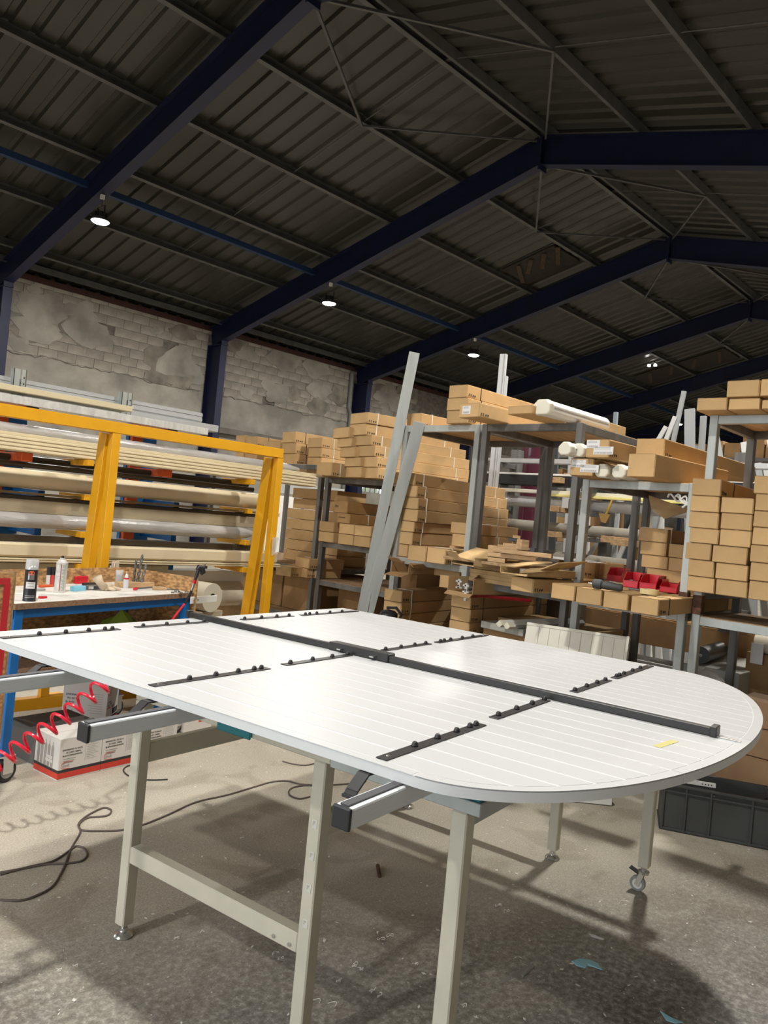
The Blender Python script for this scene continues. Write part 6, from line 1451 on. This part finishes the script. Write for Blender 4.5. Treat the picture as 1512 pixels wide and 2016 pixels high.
# a dark rod standing out on the floor under the table
P = at_z(745,1718,0); smooth_angle(tag(B().cyl((-0.05,0,0.009),(0.05,0.0,0.009),0.009,10).build('screwdriver_bit', rust, None, P, 0.85), 'short dark rod lying on the floor under the table', 'rod'))
def rag(pxs, label, m=bluerag, h=0.006, name='cloth_scrap'):
    P = [at_z(x,y,0) for x,y in pxs]; c = sum(P,Vector())/len(P); n = len(P)
    vs = [(p.x,p.y,0.0008) for p in P]+[(c.x+(p.x-c.x)*0.93,c.y+(p.y-c.y)*0.93,h*(0.4+0.6*abs(mnoise.noise(p*31)))) for p in P]+[(c.x,c.y,h)]
    fs = [(i,(i+1)%n,n+(i+1)%n,n+i) for i in range(n)]+[(n+i,n+(i+1)%n,2*n) for i in range(n)]
    return tag(B().add(vs,fs).build(name, m, None), label, 'scrap')
rag([(1124,1893),(1140,1888),(1160,1890),(1178,1897),(1187,1911),(1170,1905),(1157,1902),(1152,1907),(1135,1902)],'pale blue rag on the floor in front of the table')
rag([(1299,1991),(1310,1999),(1330,2008),(1345,2014),(1330,2016),(1312,2010)],'narrow pale blue scrap at the bottom edge of the floor')
rag([(1025,1920),(1048,1898),(1052,1905),(1030,1925)],'small grey plastic scrap on the floor at the front',mat('grey_scrap',(0.25,0.24,0.22),0.6))
rag([(976,1935),(1030,1905),(1046,1900),(1040,1912),(985,1938)],'flat grey smear like film strip on the floor at the front',mat('grey_scrap',(0.25,0.24,0.22),0.6),0.002)
rag([(1158,1838),(1168,1840),(1190,1849),(1186,1851),(1165,1845)],'thin white offcut on the floor near the caster leg',paper,0.003)
# shavings: one scatter nobody could count
b = B(); R2 = random.Random(11)
def curl(x, y, r, turns, th):
    n = max(8,int(turns*16)); pts = []; r *= 0.72; ph = R2.uniform(0,6)
    a0 = R2.uniform(0,6.28)
    for i in range(n+1):
        t = i/n; a = a0+turns*6.28*t; rr = r*(0.5+0.5*t)
        pts.append((x+rr*math.cos(a)+t*r*1.1*math.sin(5*t+ph), y+rr*math.sin(a)*(0.7+0.3*math.sin(3*t+ph))+t*r*0.9, 0.003+0.006*abs(math.sin(a*1.3))))
    b.tube(pts, th, 4)
def inview(x,y):
    v = Vector((x,y,0))-O; z = v.dot(_fw)
    return z > 0.2 and -40 < CX+F*v.dot(RIGHT)/z < 1560 and CY+F*v.dot(DOWN)/z < 2100
cnt = 0
while cnt < 6500:
    x, y = R2.uniform(0.7,5.6), R2.uniform(0.2,5.2)
    if not inview(x,y): continue
    dn = 0.25+0.75*(0.5+0.5*mnoise.noise(Vector((x*1.6,y*1.6,4))))
    if R2.random() > dn: continue
    cnt += 1
    a = R2.uniform(0,6.28); l = R2.uniform(0.0012,0.004) if R2.random() < 0.9 else R2.uniform(0.005,0.012); w_ = l*R2.uniform(0.15,0.7)
    c_, s_ = math.cos(a), math.sin(a)
    b.add([(x-c_*l,y-s_*l,0.0012),(x+s_*w_,y-c_*w_,0.0018),(x+c_*l,y+s_*l,0.0025),(x-s_*w_,y+c_*w_,0.0016)],[(0,1,2,3)])
for (px,py,r,tn) in ((755,1852,0.022,1.2),(770,1845,0.016,1.5),(745,1840,0.014,1.0),(700,1905,0.018,2.2),(712,1912,0.013,1.6),(735,1955,0.016,2.0),(748,1965,0.012,1.3),(655,1985,0.02,0.7),(625,1975,0.02,0.6),(545,1880,0.016,0.9),(555,1890,0.01,1.2),(668,1935,0.012,1.5),(820,1902,0.01,1.3),(915,1985,0.012,1.0),(150,1905,0.014,1.1),(115,1915,0.01,1.2),(478,1652,0.012,1.0),(985,1785,0.016,1.6),(1000,1797,0.012,1.2),(1380,1640,0.02,0.5),(1230,1780,0.03,0.55),(350,1850,0.012,1.3),(100,1740,0.012,1.0),(70,1745,0.015,0.6),(400,1838,0.01,0.8),(640,1855,0.012,1.2)):
    p = at_z(px,py,0); curl(p.x,p.y,r,tn,0.0011)
o = b.build('plastic_shavings', shav, None, fix=False); o['kind'] = 'stuff'; tag(o, 'white plastic shavings and chips scattered over the concrete floor', 'shavings')
